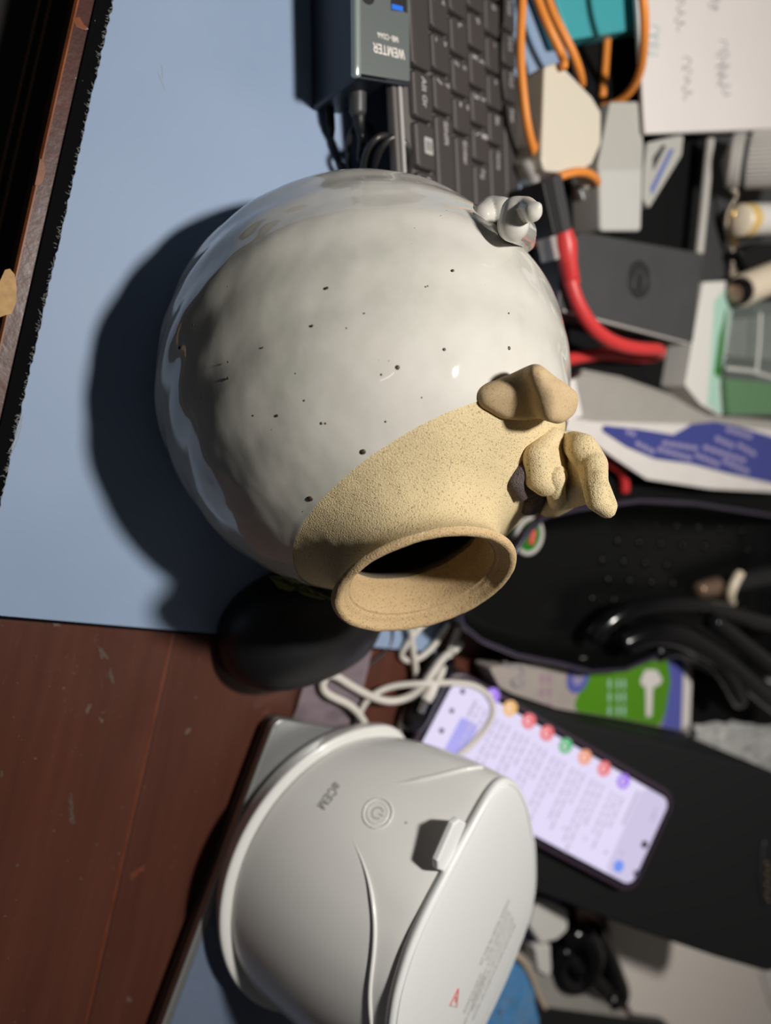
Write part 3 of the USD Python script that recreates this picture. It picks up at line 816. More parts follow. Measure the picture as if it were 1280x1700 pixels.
# ------------------------------------------------------------------ white device
dev = thing('white_device', 'white rounded household appliance with power button and sloped lid, standing on the tablet', 'appliance', (184, 228, SZ))
NR = 160
TT = np.arange(NR) * 2 * np.pi / NR
def ring_at(poly, cx, cy):
    """radius of a closed star-shaped outline around (cx, cy), by angle"""
    p = Polygon(poly); out = []
    from shapely.geometry import LineString
    for t in TT:
        q = p.exterior.intersection(LineString([(cx, cy), (cx + 300 * math.cos(t), cy + 300 * math.sin(t))]))
        q = q if q.geom_type == 'Point' else list(q.geoms)[-1]
        out.append((q.x, q.y))
    return np.array(out)
near = [(101.5, 240), (103, 231), (109, 225.5), (117, 220), (134, 208), (150, 196.5), (164, 190), (181, 187.5)]
far = [(101.5, 240), (107, 252), (120, 268), (146, 289), (168, 300), (181, 302.5)]
LX = 181.
half = near[::-1] + far[1:]
lp = [(x, y) for x, y in half] + [(2 * LX - x, y) for x, y in half[::-1]]
lpoly = Polygon(lp).buffer(-6, quad_segs=12).buffer(6, quad_segs=12)
cc = np.array(lpoly.exterior.coords)[:-1]
lid_ring = ring_at(lpoly.exterior.coords, LX, 245)
k_ = np.exp(-np.arange(-8, 9) ** 2 / 10.); k_ /= k_.sum()
lid_ring = np.stack([np.convolve(np.concatenate([lid_ring[-8:, i], lid_ring[:, i], lid_ring[:8, i]]), k_, 'valid') for i in (0, 1)], 1)
def lid_z(q):
    return 105 - (q[:, 1] - 192) * .286
base_ring = np.column_stack([178.7 + 73.8 * np.cos(TT), 219.5 + np.where(np.sin(TT) > 0, 36, 70) * np.sin(TT)])
BH = 14.0   # height of the flared rim
def inset(r, d):
    c = r.mean(0); v = r - c; L = np.linalg.norm(v, axis=1)[:, None]; return c + v * (1 - d / L)
def loft(rings, cap0=True, cap1=True):
    n = len(rings[0]); V_ = np.vstack(rings); F_ = []
    for k in range(len(rings) - 1):
        a = np.arange(n) + k * n; b = np.roll(np.arange(n), -1) + k * n
        F_ += [np.column_stack([a, b, b + n]), np.column_stack([a, b + n, a + n])]
    m0, m1 = len(V_), len(V_) + 1
    V_ = np.vstack([V_, rings[0].mean(0), rings[-1].mean(0)]); e = np.arange(n); e2 = np.roll(e, -1)
    if cap0: F_.append(np.column_stack([np.full(n, m0), e2, e]))
    if cap1: F_.append(np.column_stack([np.full(n, m1), e + (len(rings) - 1) * n, e2 + (len(rings) - 1) * n]))
    return V_, np.vstack(F_)
def R3(q, z):
    return np.column_stack([q, np.broadcast_to(z, (len(q),))])
part(dev, 'base', loft([R3(inset(base_ring, 9), SZ + .1), R3(inset(base_ring, 5), SZ + .5), R3(inset(base_ring, 2.6), SZ + 3.0), R3(inset(base_ring, 1.0), SZ + BH * .55), R3(inset(base_ring, .2), SZ + BH - 1.6), R3(inset(base_ring, .3), SZ + BH - .7), R3(inset(base_ring, 1.0), SZ + BH), R3(inset(base_ring, 2.6), SZ + BH + .3), R3(inset(base_ring, 9), SZ + BH + .3)]), 'device_white', 40, 'flared base rim')
rings = []
b0 = inset(base_ring, 5.2)
lt = inset(lid_ring, .5)
for k in range(41):
    v = k / 40
    q = b0 * (1 - v) + lt * v
    bulge = 3.2 * math.sin(math.pi * v) ** .8
    c = q.mean(0); d = q - c; d /= np.linalg.norm(d, axis=1)[:, None]
    q = q + d * bulge
    # the front panel is scooped in a little towards the lid
    ang = (TT + math.pi / 2 + math.pi) % (2 * math.pi) - math.pi
    w = 1 / (1 + np.exp((np.abs(ang + .05) - (.42 + .35 * (1 - v) ** 2)) / .045))
    q = q - d * (.8 * w * v ** 1.3)[:, None]
    rings.append(R3(q, (SZ + BH + .2) * (1 - v) + (lid_z(lt) - 2.0) * v))
body = loft(rings)
part(dev, 'body', body, 'device_white', 60, 'tapering white body')
# lid
def lidlayer(d, dz):
    q = inset(lid_ring, d); return R3(q, lid_z(q) + dz)
part(dev, 'lid', loft([lidlayer(2.2, -2.2), lidlayer(.5, -1.6), lidlayer(0, -.2), lidlayer(0, 1.2), lidlayer(.5, 2.3), lidlayer(1.6, 3.0), lidlayer(2.4, 3.1), lidlayer(2.7, 2.3), lidlayer(3.4, 2.2), lidlayer(3.7, 3.2), lidlayer(6, 3.6), lidlayer(14, 4.1), lidlayer(30, 4.6)]), 'device_lid', 45, 'sloped pale lid')
LN = np.array([0, .286, 1.]); LN /= np.linalg.norm(LN); LP0 = np.array([0, 192, 109.6])
def lidp(x, y, d=0.):
    return on_plane(x, y, LP0 + LN * d, LN)
# latch tab: overhangs the front of the body
ta, tb = lidp(768, 1362, -4.2), lidp(732, 1446, -4.2)
tdir = (tb - ta) / np.linalg.norm(tb - ta); tout = np.cross(tdir, LN); tout /= np.linalg.norm(tout)
if tout @ np.array([-.6, -.8, 0]) < 0: tout = -tout
tl = np.linalg.norm(tb - ta)
tabm = prism([(0, -4), (tl, -4), (tl, 3.5), (tl - 3, 7.0), (3, 7.0), (0, 3.5)], -3.2, .2, 1.2, 1.0)
part(dev, 'latch_tab', frame_mesh(tabm, ta + LN * .3, tdir, tout, LN), 'device_lid', 30)
bm = body
def on_body(pts, off=.1):
    P_, N_ = raycast(bm[0], bm[1], EYE, [ray(x, y) for x, y in pts]); return P_ + N_ * off, N_
rt_ = tb - ta; rt_ /= np.linalg.norm(rt_)
# creases of the front panel
for pts in ([(650, 1302), (690, 1296), (735, 1286), (775, 1277), (800, 1274)], [(584, 1392), (596, 1417), (611, 1459), (619, 1500), (622, 1541), (619, 1593), (614, 1644), (616, 1694), (622, 1730)]):
    p, n = on_body(spline(pts, 40), .0)
    rr = .95 * np.clip(np.minimum(np.linspace(0.05, 3.2, 40), 1), 0, 1)
    part(dev, 'crease', tube(p - n * (.95 - rr)[:, None] * .0 + n * (rr * .18)[:, None], np.maximum(rr, .05), 10), 'device_white', True, 'raised crease beside the front panel')
# power button
pc, pn = on_body([(627, 1350)], .05)
ex = rt_ - pn[0] * (rt_ @ pn[0]); ex /= np.linalg.norm(ex); ey = np.cross(pn[0], ex)
def circ(r, t0=0, t1=2 * math.pi, n=40):
    t = np.linspace(t0, t1, n); return pc[0] + np.cos(t)[:, None] * ex * r + np.sin(t)[:, None] * ey * r
pb = part(dev, 'power_button', disc(pc[0] - pn[0] * .3, pn[0], 4.5, .42, 40), 'device_white', 30)
part(pb, 'ring', tube(circ(6.4), .35, 8), 'device_white', True)
part(pb, 'ring', tube(circ(4.6), .28, 8), 'device_white', True)
part(pb, 'power_symbol', tube(circ(2.4, math.radians(125), math.radians(415), 24) + pn[0] * .1, .22, 8), 'device_print', True)
part(pb, 'power_symbol', tube(np.array([pc[0] + ey * .6 + pn[0] * .1, pc[0] + ey * 2.9 + pn[0] * .1]), .22, 8), 'device_print', True)
lp_, ln_ = on_body([(674, 1366)], .1)
part(dev, 'indicator_hole', disc(lp_[0] - ln_[0] * .2, ln_[0], .5, .25, 12), 'device_print', False)
# lettering on the front, wrapped on the body
def text_body(text, p0, p1, pu, m, bold=True):
    t = meshkit.text_mesh(text, 1.0, .1, bold); v = np.array(t.vertices); w = v[:, 0].max() - v[:, 0].min()
    x = (v[:, 0] - v[:, 0].min()) / w
    px = np.array(p0) + x[:, None] * (np.array(p1) - np.array(p0)) + v[:, 1:2] * (np.array(pu) - np.array(p0))
    P_, N_ = raycast(bm[0], bm[1], EYE, [ray(*q) for q in px])
    part(dev, 'lettering', (P_ + N_ * (.06 + v[:, 2:3] * 1.0), np.array(t.faces)), m, False)
text_body('aCEM', (556, 1298), (526, 1337), (568, 1306), 'device_print')
# warning print on the lid
wt = part(dev, 'warning_triangle', join([tube(np.array([lidp(761, 1641, .2), lidp(747, 1669, .2), lidp(758, 1672, .2), lidp(761, 1641, .2)]), .3, 6)]), 'device_red', True, 'red warning triangle')
part(wt, 'exclamation_mark', tube(np.array([lidp(757, 1655, .2), lidp(756, 1664, .2)]), .25, 6), 'device_red', True)
def lidtext(t, p0, p1, pu, m='device_print'):
    part(dev, 'warning_text', text_on(t, lidp(*p0, .05), lidp(*p1, .05), lidp(*pu, .05), LN, .08), m, False)
ld = np.array([-.405, .914])
def lline(sx, sy, L, hgt, t):
    lidtext(t, (sx, sy), (sx + ld[0] * L, sy + ld[1] * L), (sx + hgt, sy + hgt * .12) if False else (sx - hgt, sy - hgt * .25))
lline(847, 1494, 118, 3.4, 'WARNING: BEFORE USE READ THE')
lline(846, 1512, 92, 3.0, 'INSTRUCTION MANUAL, KEEP DRY')
lline(849, 1518, 160, 2.6, 'Do not immerse in water. Do not cover. Unplug before cleaning.')
lline(853, 1524, 170, 2.4, 'Keep away from children and heat. Use only the supplied cable.')
lline(801, 1616, 72, 3.2, 'CAUTION HOT SURFACE')
lline(806, 1622, 100, 2.6, 'Allow to cool before opening')
lline(856, 1534, 175, 2.2, 'Read the manual before use and keep for later reference.')

# ------------------------------------------------------------------ tilted pouch with the phone on it
PA, PB_, PCn = at(752, 1105, 13), at(1128, 1322, 72), at(1064, 1496, 72)
PD = PA + (PCn - PB_)
pe = (PB_ - PA); PL = np.linalg.norm(pe); pe /= PL
pw = PD - PA; pw -= pe * (pw @ pe); PW = np.linalg.norm(pw); pw /= PW
pnrm = np.cross(pw, pe)
if pnrm[2] < 0: pnrm = -pnrm
POFF = PA - pnrm * 8.6
def pouch_z(q):
    return np.maximum(POFF[2] - ((q - POFF[:2]) @ pnrm[:2]) / pnrm[2], 2.2)
def pq(x, y):
    return on_plane(x, y, POFF, pnrm)[:2]
pp = [pq(*q) for q in [(705, 1095), (760, 1110), (850, 1155), (960, 1196), (1120, 1236), (1300, 1286), (1300, 1622), (1190, 1590), (1050, 1542), (880, 1478), (820, 1455)]]
pouch = thing('pouch', 'large matte black padded pouch lying under the phone, tilted up at its far end', 'pouch', (*np.mean(pp, 0), 0))
pm = prism(pp, .3, 40, 10, 2.0, top=pouch_z)
part(pouch, 'body', pm, 'black_soft', 40)
lg = [on_plane(1262, 1400 + k * 16, POFF + pnrm * .3, pnrm) for k in range(7)]
part(pouch, 'embossed_edge', tube(spline([on_plane(1268, 1396, POFF + pnrm * .3, pnrm), on_plane(1262, 1440, POFF + pnrm * .3, pnrm), on_plane(1268, 1500, POFF + pnrm * .3, pnrm)], 20), 1.6, 8), 'black', True)
for k in range(8):
    c = on_plane(1272 + (k % 2) * 4, 1432 + k * 9, POFF + pnrm * 1.6, pnrm)
    part(pouch, 'stud', trimesh.creation.icosphere(1, .9).apply_translation(c), 'bronze', True)
ec = thing('glossy_case', 'small glossy black rounded case between the white cables and the phone end', 'case', (*at(705, 1170, 8)[:2], 0))
c0 = at(703, 1172, 12)
part(ec, 'shell', tube(spline([at(745, 1085, 8), at(720, 1128, 10), at(700, 1168, 10), at(680, 1215, 9)], 24), 8.0 * np.sqrt(np.clip(1 - np.linspace(-1, 1, 24) ** 6, .02, 1)), 20), 'black_gloss', True)

ph = thing('phone', 'smartphone with a lit lavender message list in a dark purple case', 'phone', PA)
def phm(pts, z0, z1, rc, r):
    """a block in the phone's own plane: s along its length 0..1 (near to far), t across 0..1"""
    v, f = prism([(s * PL, t * PW) for s, t in pts], z0, z1, rc, r)
    v2_, f2_ = frame_mesh((v, f), PA, pe, pw, pnrm)
    if np.dot(np.cross(pe, pw), pnrm) < 0: f2_ = f2_[:, ::-1]
    return v2_, f2_
mg, mt = 5.2 / PL, 5.2 / PW
part(ph, 'case', phm([(0, 0), (1, 0), (1, 1), (0, 1)], -8.4, -.3, 11, 1.6), 'phone_case', 40, 'dark purple phone case')
part(ph, 'bezel', phm([(mg * .55, mt * .55), (1 - mg * .55, mt * .55), (1 - mg * .55, 1 - mt * .55), (mg * .55, 1 - mt * .55)], -1.5, .0, 9, .3), 'phone_bezel', 40)
scr = part(ph, 'screen', phm([(mg, mt), (1 - mg, mt), (1 - mg, 1 - mt), (mg, 1 - mt)], -.5, .15, 7.5, .1), 'screen', False, 'lit lavender screen')
def sst(px, py):
    q = on_plane(px, py, PA + pnrm * .2, pnrm) - PA; return q @ pe / PL, q @ pw / PW
def sblock(name, pts, m, dz=.0, rc=.6):
    part(scr, name, phm(pts, .1, .2 + dz, rc, .02), m, False)
def sdisc(name, s_, t_, r, m, dz=0., r2=None):
    c = PA + pe * s_ * PL + pw * t_ * PW + pnrm * (.12 + dz)
    part(scr, name, disc(c, pnrm, r, .1, 24), m, False)
sblock('app_bar', [(.845, mt), (1 - mg, mt), (1 - mg, 1 - mt), (.845, 1 - mt)], 'screen_top', .0, 6)
avs = [(818, 1155, 'av_purple'), (847, 1176, 'av_orange'), (878, 1197, 'av_red'), (908, 1217, 'av_red'), (939, 1238, 'av_green'), (971, 1257, 'av_peach'), (1003, 1276, 'av_red'), (1035, 1297, 'av_purple')]
for k, (x, y, m) in enumerate(avs):
    s_, t_ = sst(x, y)
    sdisc('avatar', s_, t_, 4.6, m, .05)
    c = PA + pe * s_ * PL + pw * t_ * PW + pnrm * .3
    part(scr, 'avatar_mark', tube(np.array([c + pe * 1.7 * math.cos(a) + pw * 1.7 * math.sin(a) for a in np.linspace(.5, 4.6, 12)]), .42, 5), 'av_light', False)
    L = [.42, .62, .55, .62, .60, .58, .66, .52][k]
    for j, ds in enumerate((.026, .002, -.022)):
        wd = L * (.45 if j == 0 else (1 if j == 1 else .8))
        a0 = t_ + .13
        rows_n = max(2, int(wd * 12)); x0 = a0
        while x0 < min(a0 + wd, .93):
            ww = rng.uniform(.035, .10)
            sblock('text_word', [(s_ + ds - .0045, x0), (s_ + ds + .0045, x0), (s_ + ds + .0045, min(x0 + ww, .95)), (s_ + ds - .0045, min(x0 + ww, .95))], 'screen_text', .02, .2)
            x0 += ww + .02
for x, y, m, r in [(1086, 1356, 'screen_text', 1.6), (1070, 1402, 'screen_hole', 2.3), (1056, 1450, 'screen_dark', 2.0), (1027, 1438, 'av_blue', 3.6), (1032, 1416, 'screen_text', 1.4), (768, 1148, 'screen_dark', 1.5), (750, 1180, 'screen_dark', 1.4), (733, 1213, 'screen_dark', 1.5), (1006, 1415, 'screen_text', 1.3), (972, 1392, 'screen_text', 1.0), (937, 1375, 'screen_text', 1.0)]:
    s_, t_ = sst(x, y); sdisc('icon', s_, t_, r, m, .06)
for (x, y), w_ in [((1060, 1312), .34), ((1090, 1340), .15)]:
    s_, t_ = sst(x, y); sblock('text_word', [(s_ - .006, t_), (s_ + .006, t_), (s_ + .006, t_ + w_), (s_ - .006, t_ + w_)], 'screen_text', .02, .2)
s_, t_ = sst(768, 1222); sblock('selected_tile', [(s_ - .035, t_ - .14), (s_ + .035, t_ - .14), (s_ + .035, t_ + .22), (s_ - .035, t_ + .22)], 'screen_tile', .0, 2)
s_, t_ = sst(786, 1172); sblock('text_word', [(s_ - .006, t_ - .05), (s_ + .006, t_ - .05), (s_ + .006, t_ + .1), (s_ - .006, t_ + .1)], 'screen_text', .02, .2)

# ------------------------------------------------------------------ white cables
wc = thing('white_cable', 'tangled white charging cable looping over the wood and the near phone end', 'cable', (*at(690, 1120, 0)[:2], 0))
for pts, r in [
    ([(712, 1030, 8), (690, 1050, 8), (672, 1075, 5), (666, 1088, 3), (678, 1097, 3), (700, 1090, 5), (726, 1064, 6), (745, 1035, 8)], 1.75),
    ([(682, 1035, 9), (686, 1080, 7), (690, 1130, 5), (684, 1160, 3), (668, 1195, 3), (664, 1235, 3)], 1.75),
    ([(768, 1025, 10), (752, 1070, 10), (738, 1105, 14), (722, 1138, 19)], 2.2),
    ([(625, 1225, 6), (600, 1192, 8), (572, 1166, 9), (536, 1133, 8), (541, 1124, 8), (570, 1130, 8), (610, 1153, 8), (650, 1164, 10), (685, 1153, 14), (710, 1128, 18), (730, 1100, 17), (745, 1085, 13)], 2.1),
    ([(592, 1215, 4), (597, 1185, 4), (612, 1160, 6), (650, 1140, 10), (705, 1135, 19), (762, 1134, 22), (798, 1144, 27), (818, 1172, 31), (810, 1202, 30), (788, 1230, 28), (752, 1262, 26)], 1.75),
    ([(660, 1230, 3), (672, 1185, 4), (700, 1140, 14), (722, 1108, 17), (742, 1088, 12)], 1.9)]:
    part(wc, 'cord', cable(pts, r), 'cable_white', True)
part(wc, 'plug', tube(np.array([at(722, 1132, 19), at(714, 1150, 20), at(707, 1162, 20)]), [3.0, 3.4, 3.2], 14), 'cable_white', 40)
part(wc, 'plug_tip', tube(np.array([at(708, 1160, 20), at(698, 1182, 20)]), [1.9, 1.9], 12), 'steel', 40, 'steel plug tip')
part(wc, 'clip', tube(np.array([at(752, 1082, 13), at(766, 1068, 13)]), 2.0, 10), 'cable_white', 40)
tb_ = single('black_wire', cable([(650, 1040, 3), (640, 1080, 1.5), (600, 1118, 1.2), (582, 1160, 1.2), (570, 1200, 1.2)], .9), 'black', 'thin black wire lying on the wood beside the clear film', 'wire', True)

# ------------------------------------------------------------------ clear film
fpoly = Polygon([(588, 1070), (612, 1076), (602, 1112), (594, 1150), (570, 1215), (500, 1225), (482, 1196), (492, 1150), (500, 1128), (545, 1085)])
_m = trimesh.creation.triangulate_polygon(fpoly, engine='earcut')
fv, ff = trimesh.remesh.subdivide_to_size(np.column_stack([_m[0], np.zeros(len(_m[0]))]), _m[1], 9)
w3 = np.array([at(x, y, 0) for x, y, _ in fv])
hgt = 1.0 + 5.5 * meshkit.fbm(np.column_stack([w3[:, :2] / 14.0, np.zeros(len(w3))]), 3, 5)
w3[:, 2] = hgt
single('plastic_film', (w3, ff), 'film', 'crumpled translucent grey plastic film on the wood beside the mouse', 'plastic film', True)
fe = [at(x, y, 2.6) for x, y in [(611, 1077), (603, 1112), (594, 1150), (586, 1180)]]

# ------------------------------------------------------------------ dark sleeve added under the far clutter to paint its shaded gaps black
SLZ = 6.0
slv = pxpoly([(938, -80), (1400, -80), (1400, 1330), (1130, 1250), (905, 1180), (800, 1062), (935, 822), (948, 600)], SLZ)
slv = minus(slv, pp, [(-700, 0), (MSX + 2, 0), (MSX + 2, 264), (-700, 264)])
single('added_shade_sheet', prism(slv, .3, SLZ, 6, 1.5), 'shade_black', 'added wide flat black sleeve under the clutter at the back of the desk', 'shade_sheet', 30)

def blk(name, label, cat, pts, h, z0, m, rc=2., r=.8, group=None):
    """a thing that is one upright block under a top outline seen at height h"""
    pl = pxpoly(pts, h)
    t = thing(name, label, cat, (*np.mean(pl, 0), z0), group)
    part(t, 'body', prism(pl, z0, h, rc, r), m, 30)
    return t

# charger block and orange cable
ch = blk('power_adapter', 'cream white six-sided power adapter block wrapped by an orange cable', 'power adapter', [(905, 108), (928, 102), (984, 160), (999, 186), (999, 238), (984, 272), (958, 289), (904, 284), (899, 262)], 30, SLZ - 5.6, 'cream', 3, 1.6)
part(ch, 'prong', tube(np.array([at(960, 285, 20), at(975, 308, 20)]), [3.4, 3.2], 12), 'cream', 30)
part(ch, 'prong_tip', tube(np.array([at(962, 312, 14), at(968, 330, 14)]), 1.6, 10), 'steel', 30)
part(ch, 'prong_tip', tube(np.array([at(974, 330, 12), at(978, 352, 12)]), 1.4, 10), 'bronze', 30)
oc = thing('orange_cable', 'orange braided cable arching over the keyboard edge and the cream adapter', 'cable', (*at(900, 150, 0)[:2], 0))
OR = 2.25
for pts in ([(868, -40, 30), (866, 20, 30), (864, 90, 30), (868, 150, 30), (876, 210, 28), (886, 250, 24), (897, 278, 20)],
            [(884, -30, 26), (900, 20, 28), (918, 60, 30), (930, 85, 30), (936, 110, 34)],
            [(905, -30, 24), (922, 30, 26), (945, 75, 28), (960, 112, 26), (966, 140, 20)],
            [(1062, -40, 56), (1070, 30, 54), (1068, 90, 44), (1054, 140, 30), (1028, 168, 18), (998, 178, 9)],
            [(928, 294, 31), (948, 287, 33), (970, 286, 33), (986, 294, 30), (992, 306, 22)],
            [(1012, -20, 10), (1008, 60, 9), (1000, 160, 9)]):
    part(oc, 'cord', cable(pts, OR), 'orange', True)
part(oc, 'connector', tube(np.array([at(872, 268, 22), at(884, 290, 20), at(889, 304, 19)]), [2.2, 3.2, 2.6], 14), 'clear_plug', 30, 'clear plastic connector')

# teal box
tb2 = blk('teal_box', 'turquoise cardboard box behind the orange cable at the top edge', 'box', [(890, -90), (946, 66), (1100, 42), (1113, 8), (1120, -90)], 20, SLZ, 'teal', 2, .8)
part(tb2, 'edge_panel', prism(pxpoly([(1093, 38), (1110, 8), (1118, -90), (1104, -90)], 20.3), 19.5, 20.4, .5, .2), 'teal_light', 30, 'brighter side panel')

# paper
pap = thing('paper_sheets', 'white note sheets with faint handwriting at the top right corner', 'paper', (*at(1200, 100, 50)[:2], SLZ))
PZ = 30.
for k in range(4):
    d = (3 - k) * 1.2
    part(pap, 'sheet', prism(pxpoly([(1052 - d, -90), (1071 - d, 222 + d * .6), (1400, 209 + d), (1400, -90)], PZ - 3 + k), PZ - 3.9 + k, PZ - 3.1 + k, 1.0, .1), 'paper', 30)
def scrawl(path, amp, m, n, seed):
    r = np.random.default_rng(seed); a, b = np.array(path[0], float), np.array(path[1], float); d = (b - a) / np.linalg.norm(b - a); nn = np.array([-d[1], d[0]])
    u = np.linspace(0, 1, n * 5); ph_ = np.cumsum(r.uniform(.6, 1.5, n * 5)); w = np.sin(ph_) * amp * (.5 + r.random(n * 5)); lo = np.cos(ph_ * .9) * amp * .5
    q = [a + d * (np.linalg.norm(b - a) * t + l) + nn * y for t, y, l in zip(u, w, lo)]
    return tube(spline([at(x, y, PZ + .15) for x, y in q], n * 30), .28, 5)
for k, (pa, m, n) in enumerate([([(1132, -40), (1130, 50)], 'ink', 7), ([(1140, 95), (1142, 165)], 'ink', 5), ([(1188, -40), (1186, 20)], 'ink', 5), ([(1200, 66), (1204, 160)], 'ink', 7), ([(1196, 92), (1198, 140)], 'ink', 4), ([(1090, 40), (1084, 95)], 'ink_teal', 5)]):
    part(pap, 'handwriting', scrawl(pa, 7, m, n, 20 + k), m, True)

# frosted case and striped strip
fc = blk('frosted_case', 'long pale translucent plastic case standing behind the cream adapter', 'plastic case', [(1014, 168), (1062, 168), (1069, 240), (1064, 384), (996, 384), (994, 268)], 26, SLZ, 'frost', 3, 1.2)
part(fc, 'clear_half', prism(pxpoly([(996, 282), (1066, 282), (1063, 382), (998, 382)], 26.3), 25, 26.4, 2, .3), 'frost_light', 30, 'paler lower half')
st = blk('plastic_strip', 'slim clear plastic strip with blue stripes beside the frosted case', 'plastic strip', [(1076, 236), (1136, 222), (1132, 258), (1078, 346), (1068, 330), (1070, 280)], 22, SLZ, 'frost', 2, .8)
part(st, 'stripe', prism(pxpoly([(1084, 262), (1100, 240), (1106, 242), (1084, 285)], 22.2), 21.5, 22.3, .4, .1), 'dark_grey', False)
part(st, 'stripe', prism(pxpoly([(1080, 312), (1112, 248), (1120, 246), (1082, 325)], 22.2), 21.5, 22.3, .4, .1), 'stripe_blue', False)

# network coupler and red cable
nc = blk('cable_coupler', 'small black box coupler joining the red network cable, beside the vase tail', 'cable coupler', [(900, 300), (930, 290), (948, 380), (920, 392)], 40, SLZ - 5.7, 'black', 1.5, .6)
part(nc, 'side_panel', prism(pxpoly([(918, 294), (932, 289), (949, 380), (936, 386)], 40.3), 39, 40.4, .8, .2), 'dark_grey', 30)
rc_ = thing('red_cable', 'bright red network cable with moulded boot curling behind the vase', 'cable', (*at(1020, 540, 0)[:2], SLZ))
part(rc_, 'plug', prism(pxpoly([(912, 384), (926, 380), (936, 426), (922, 432)], 34), 24, 34, .8, .4), 'clear_plug', 30, 'clear plastic plug')
part(rc_, 'boot', tube(np.array([at(934, 384, 34), at(938, 405, 34), at(941, 425, 34), at(944, 440, 34), at(948, 470, 33)]), [5.0, 6.2, 5.6, 4.6, 4.2], 16), 'red', 40)
for k in range(5):
    a, b = at(942 + k * 1.6, 436 + k * 8, 34), at(943.6 + k * 1.6, 440 + k * 8, 34)
    part(rc_, 'boot_rib', tube(np.array([a, b]), 5.1 - k * .12, 16), 'red', 40)
part(rc_, 'cord', cable([(946, 462, 35), (958, 500, 36), (982, 540, 37), (1015, 566, 37), (1050, 577, 37), (1080, 580, 36), (1095, 583, 30), (1089, 590, 21), (1055, 592, 14), (1003, 588, 12), (955, 594, 11), (915, 606, 11)], 3.9, 16), 'red', True)
part(rc_, 'cord', cable([(930, 720, 12), (965, 745, 14), (1000, 760, 14), (1020, 773, 14), (1031, 784, 12), (1036, 802, 10), (1036, 816, 9)], 3.6, 14), 'red', True)

# black drive
dz = 30.
dr = blk('external_drive', 'charcoal square box drive with a round emblem behind the red cable', 'drive', [(938, 398), (968, 384), (1168, 420), (1152, 566), (1145, 572), (925, 514)], dz, SLZ, 'drive_grey', 3, 1.4)
oc_ = at(1061, 464, dz)
em = part(dr, 'emblem', disc(oc_ - [0, 0, .3], hz, 10.5, .45, 40), 'drive_mark', False)
part(em, 'emblem_mark', tube(spline([at(1052, 480, dz + .3), at(1053, 460, dz + .3), at(1060, 450, dz + .3), at(1068, 458, dz + .3), at(1067, 480, dz + .3)], 20), .8, 6), 'drive_grey', True)
part(dr, 'emblem_ring', tube(np.array([oc_ + [10.5 * math.cos(t), 10.5 * math.sin(t), .1] for t in np.linspace(0, 2 * math.pi, 40)]), .35, 6), 'drive_mark', True)
part(dr, 'bright_edge', tube(np.array([at(935, 514, dz) + (at(1143, 569, dz) - at(935, 514, dz)) * s for s in np.linspace(0, 1, 12)]) + [0, 0, -1.2], 1.2, 8), 'cap_grey', True)  # pale tube painted in as the highlight on this edge

# organiser bar behind the drive
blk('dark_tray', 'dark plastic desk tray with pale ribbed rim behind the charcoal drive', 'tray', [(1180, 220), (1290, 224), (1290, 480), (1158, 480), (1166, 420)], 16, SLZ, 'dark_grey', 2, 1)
dt = at(1170, 330, 18)
single('ribbed_bar', tube(np.array([at(1178, 232, 20), at(1172, 300, 20), at(1166, 360, 20), at(1160, 420, 20)]), 3.0, 12), 'pale_grey', 'pale grey ribbed bar along the dark desk tray', 'bar', True)
# grey ribbed cap
cpn = thing('ribbed_jar', 'grey jar with finely ribbed lid lying under the note sheets', 'jar', (*at(1245, 265, 40)[:2], 16))
ca, cb = at(1222, 268, 34), at(1310, 263, 60)
cd = (cb - ca) / np.linalg.norm(cb - ca)
part(cpn, 'collar', tube(np.array([ca - cd * 5, ca - cd * 4.4, ca - cd * 2.6, ca + cd * 3]), [11, 14, 16.2, 16.6], 40), 'pale_grey', 40, 'smooth pale collar')
part(cpn, 'groove', tube(np.array([ca + cd * 2.5, ca + cd * 8]), 14.2, 40), 'dark_grey', 40)
part(cpn, 'ribbed_wall', tube(np.array([ca + cd * 7, ca + cd * 55]), 15.8, 40), 'cap_grey', 40)
_a = np.cross(cd, hz); _a /= np.linalg.norm(_a); _bb = np.cross(cd, _a)
for k in range(40):
    t = 2 * math.pi * k / 40; o_ = (_a * math.cos(t) + _bb * math.sin(t)) * 16.0
    part(cpn, 'rib', tube(np.array([ca + cd * 8 + o_, ca + cd * 54 + o_]), .75, 6), 'cap_grey', True)
# marker pens and tube behind
ty = thing('glue_bottle', 'small white bottle with a yellow band right of the bead chain', 'bottle', (*at(1250, 370, 26)[:2], 16))
a, b = at(1226, 366, 32), at(1310, 362, 32); d_ = (b - a) / np.linalg.norm(b - a)
part(ty, 'band', tube(np.array([a + d_ * 1.5, a + d_ * 12]), 10.2, 28), 'yellow', 40)
part(ty, 'end_cap', tube(np.array([a - d_ * 1, a, a + d_ * 1.6]), [7.0, 9.2, 10.2], 28), 'ivory', 40)
part(ty, 'body', tube(np.array([a + d_ * 12, a + d_ * 50]), 10.4, 28), 'white_plastic', 40)
mk_ = thing('marker_pen', 'white marker with a black tip lying below the yellow banded bottle', 'marker', (*at(1250, 470, 26)[:2], 16))
a, b = at(1222, 486, 32), at(1310, 450, 36); d_ = (b - a) / np.linalg.norm(b - a)
part(mk_, 'tip', tube(np.array([a - d_ * 1, a + d_ * .2, a + d_ * 6]), [8, 9.4, 9.8], 24), 'black_gloss', 40)
part(mk_, 'barrel', tube(np.array([a + d_ * 5, a + d_ * 60]), 11.0, 24), 'ivory', 40)
part(mk_, 'tip_end', tube(np.array([a - d_ * 2, a - d_ * .9]), 6.0, 20), 'bronze', 40)
bl = blk('black_clip', 'glossy black clip between the yellow banded bottle and the marker', 'clip', [(1228, 416), (1256, 402), (1300, 404), (1300, 440), (1240, 446)], 30, 16, 'black_gloss', 3, 1.5)
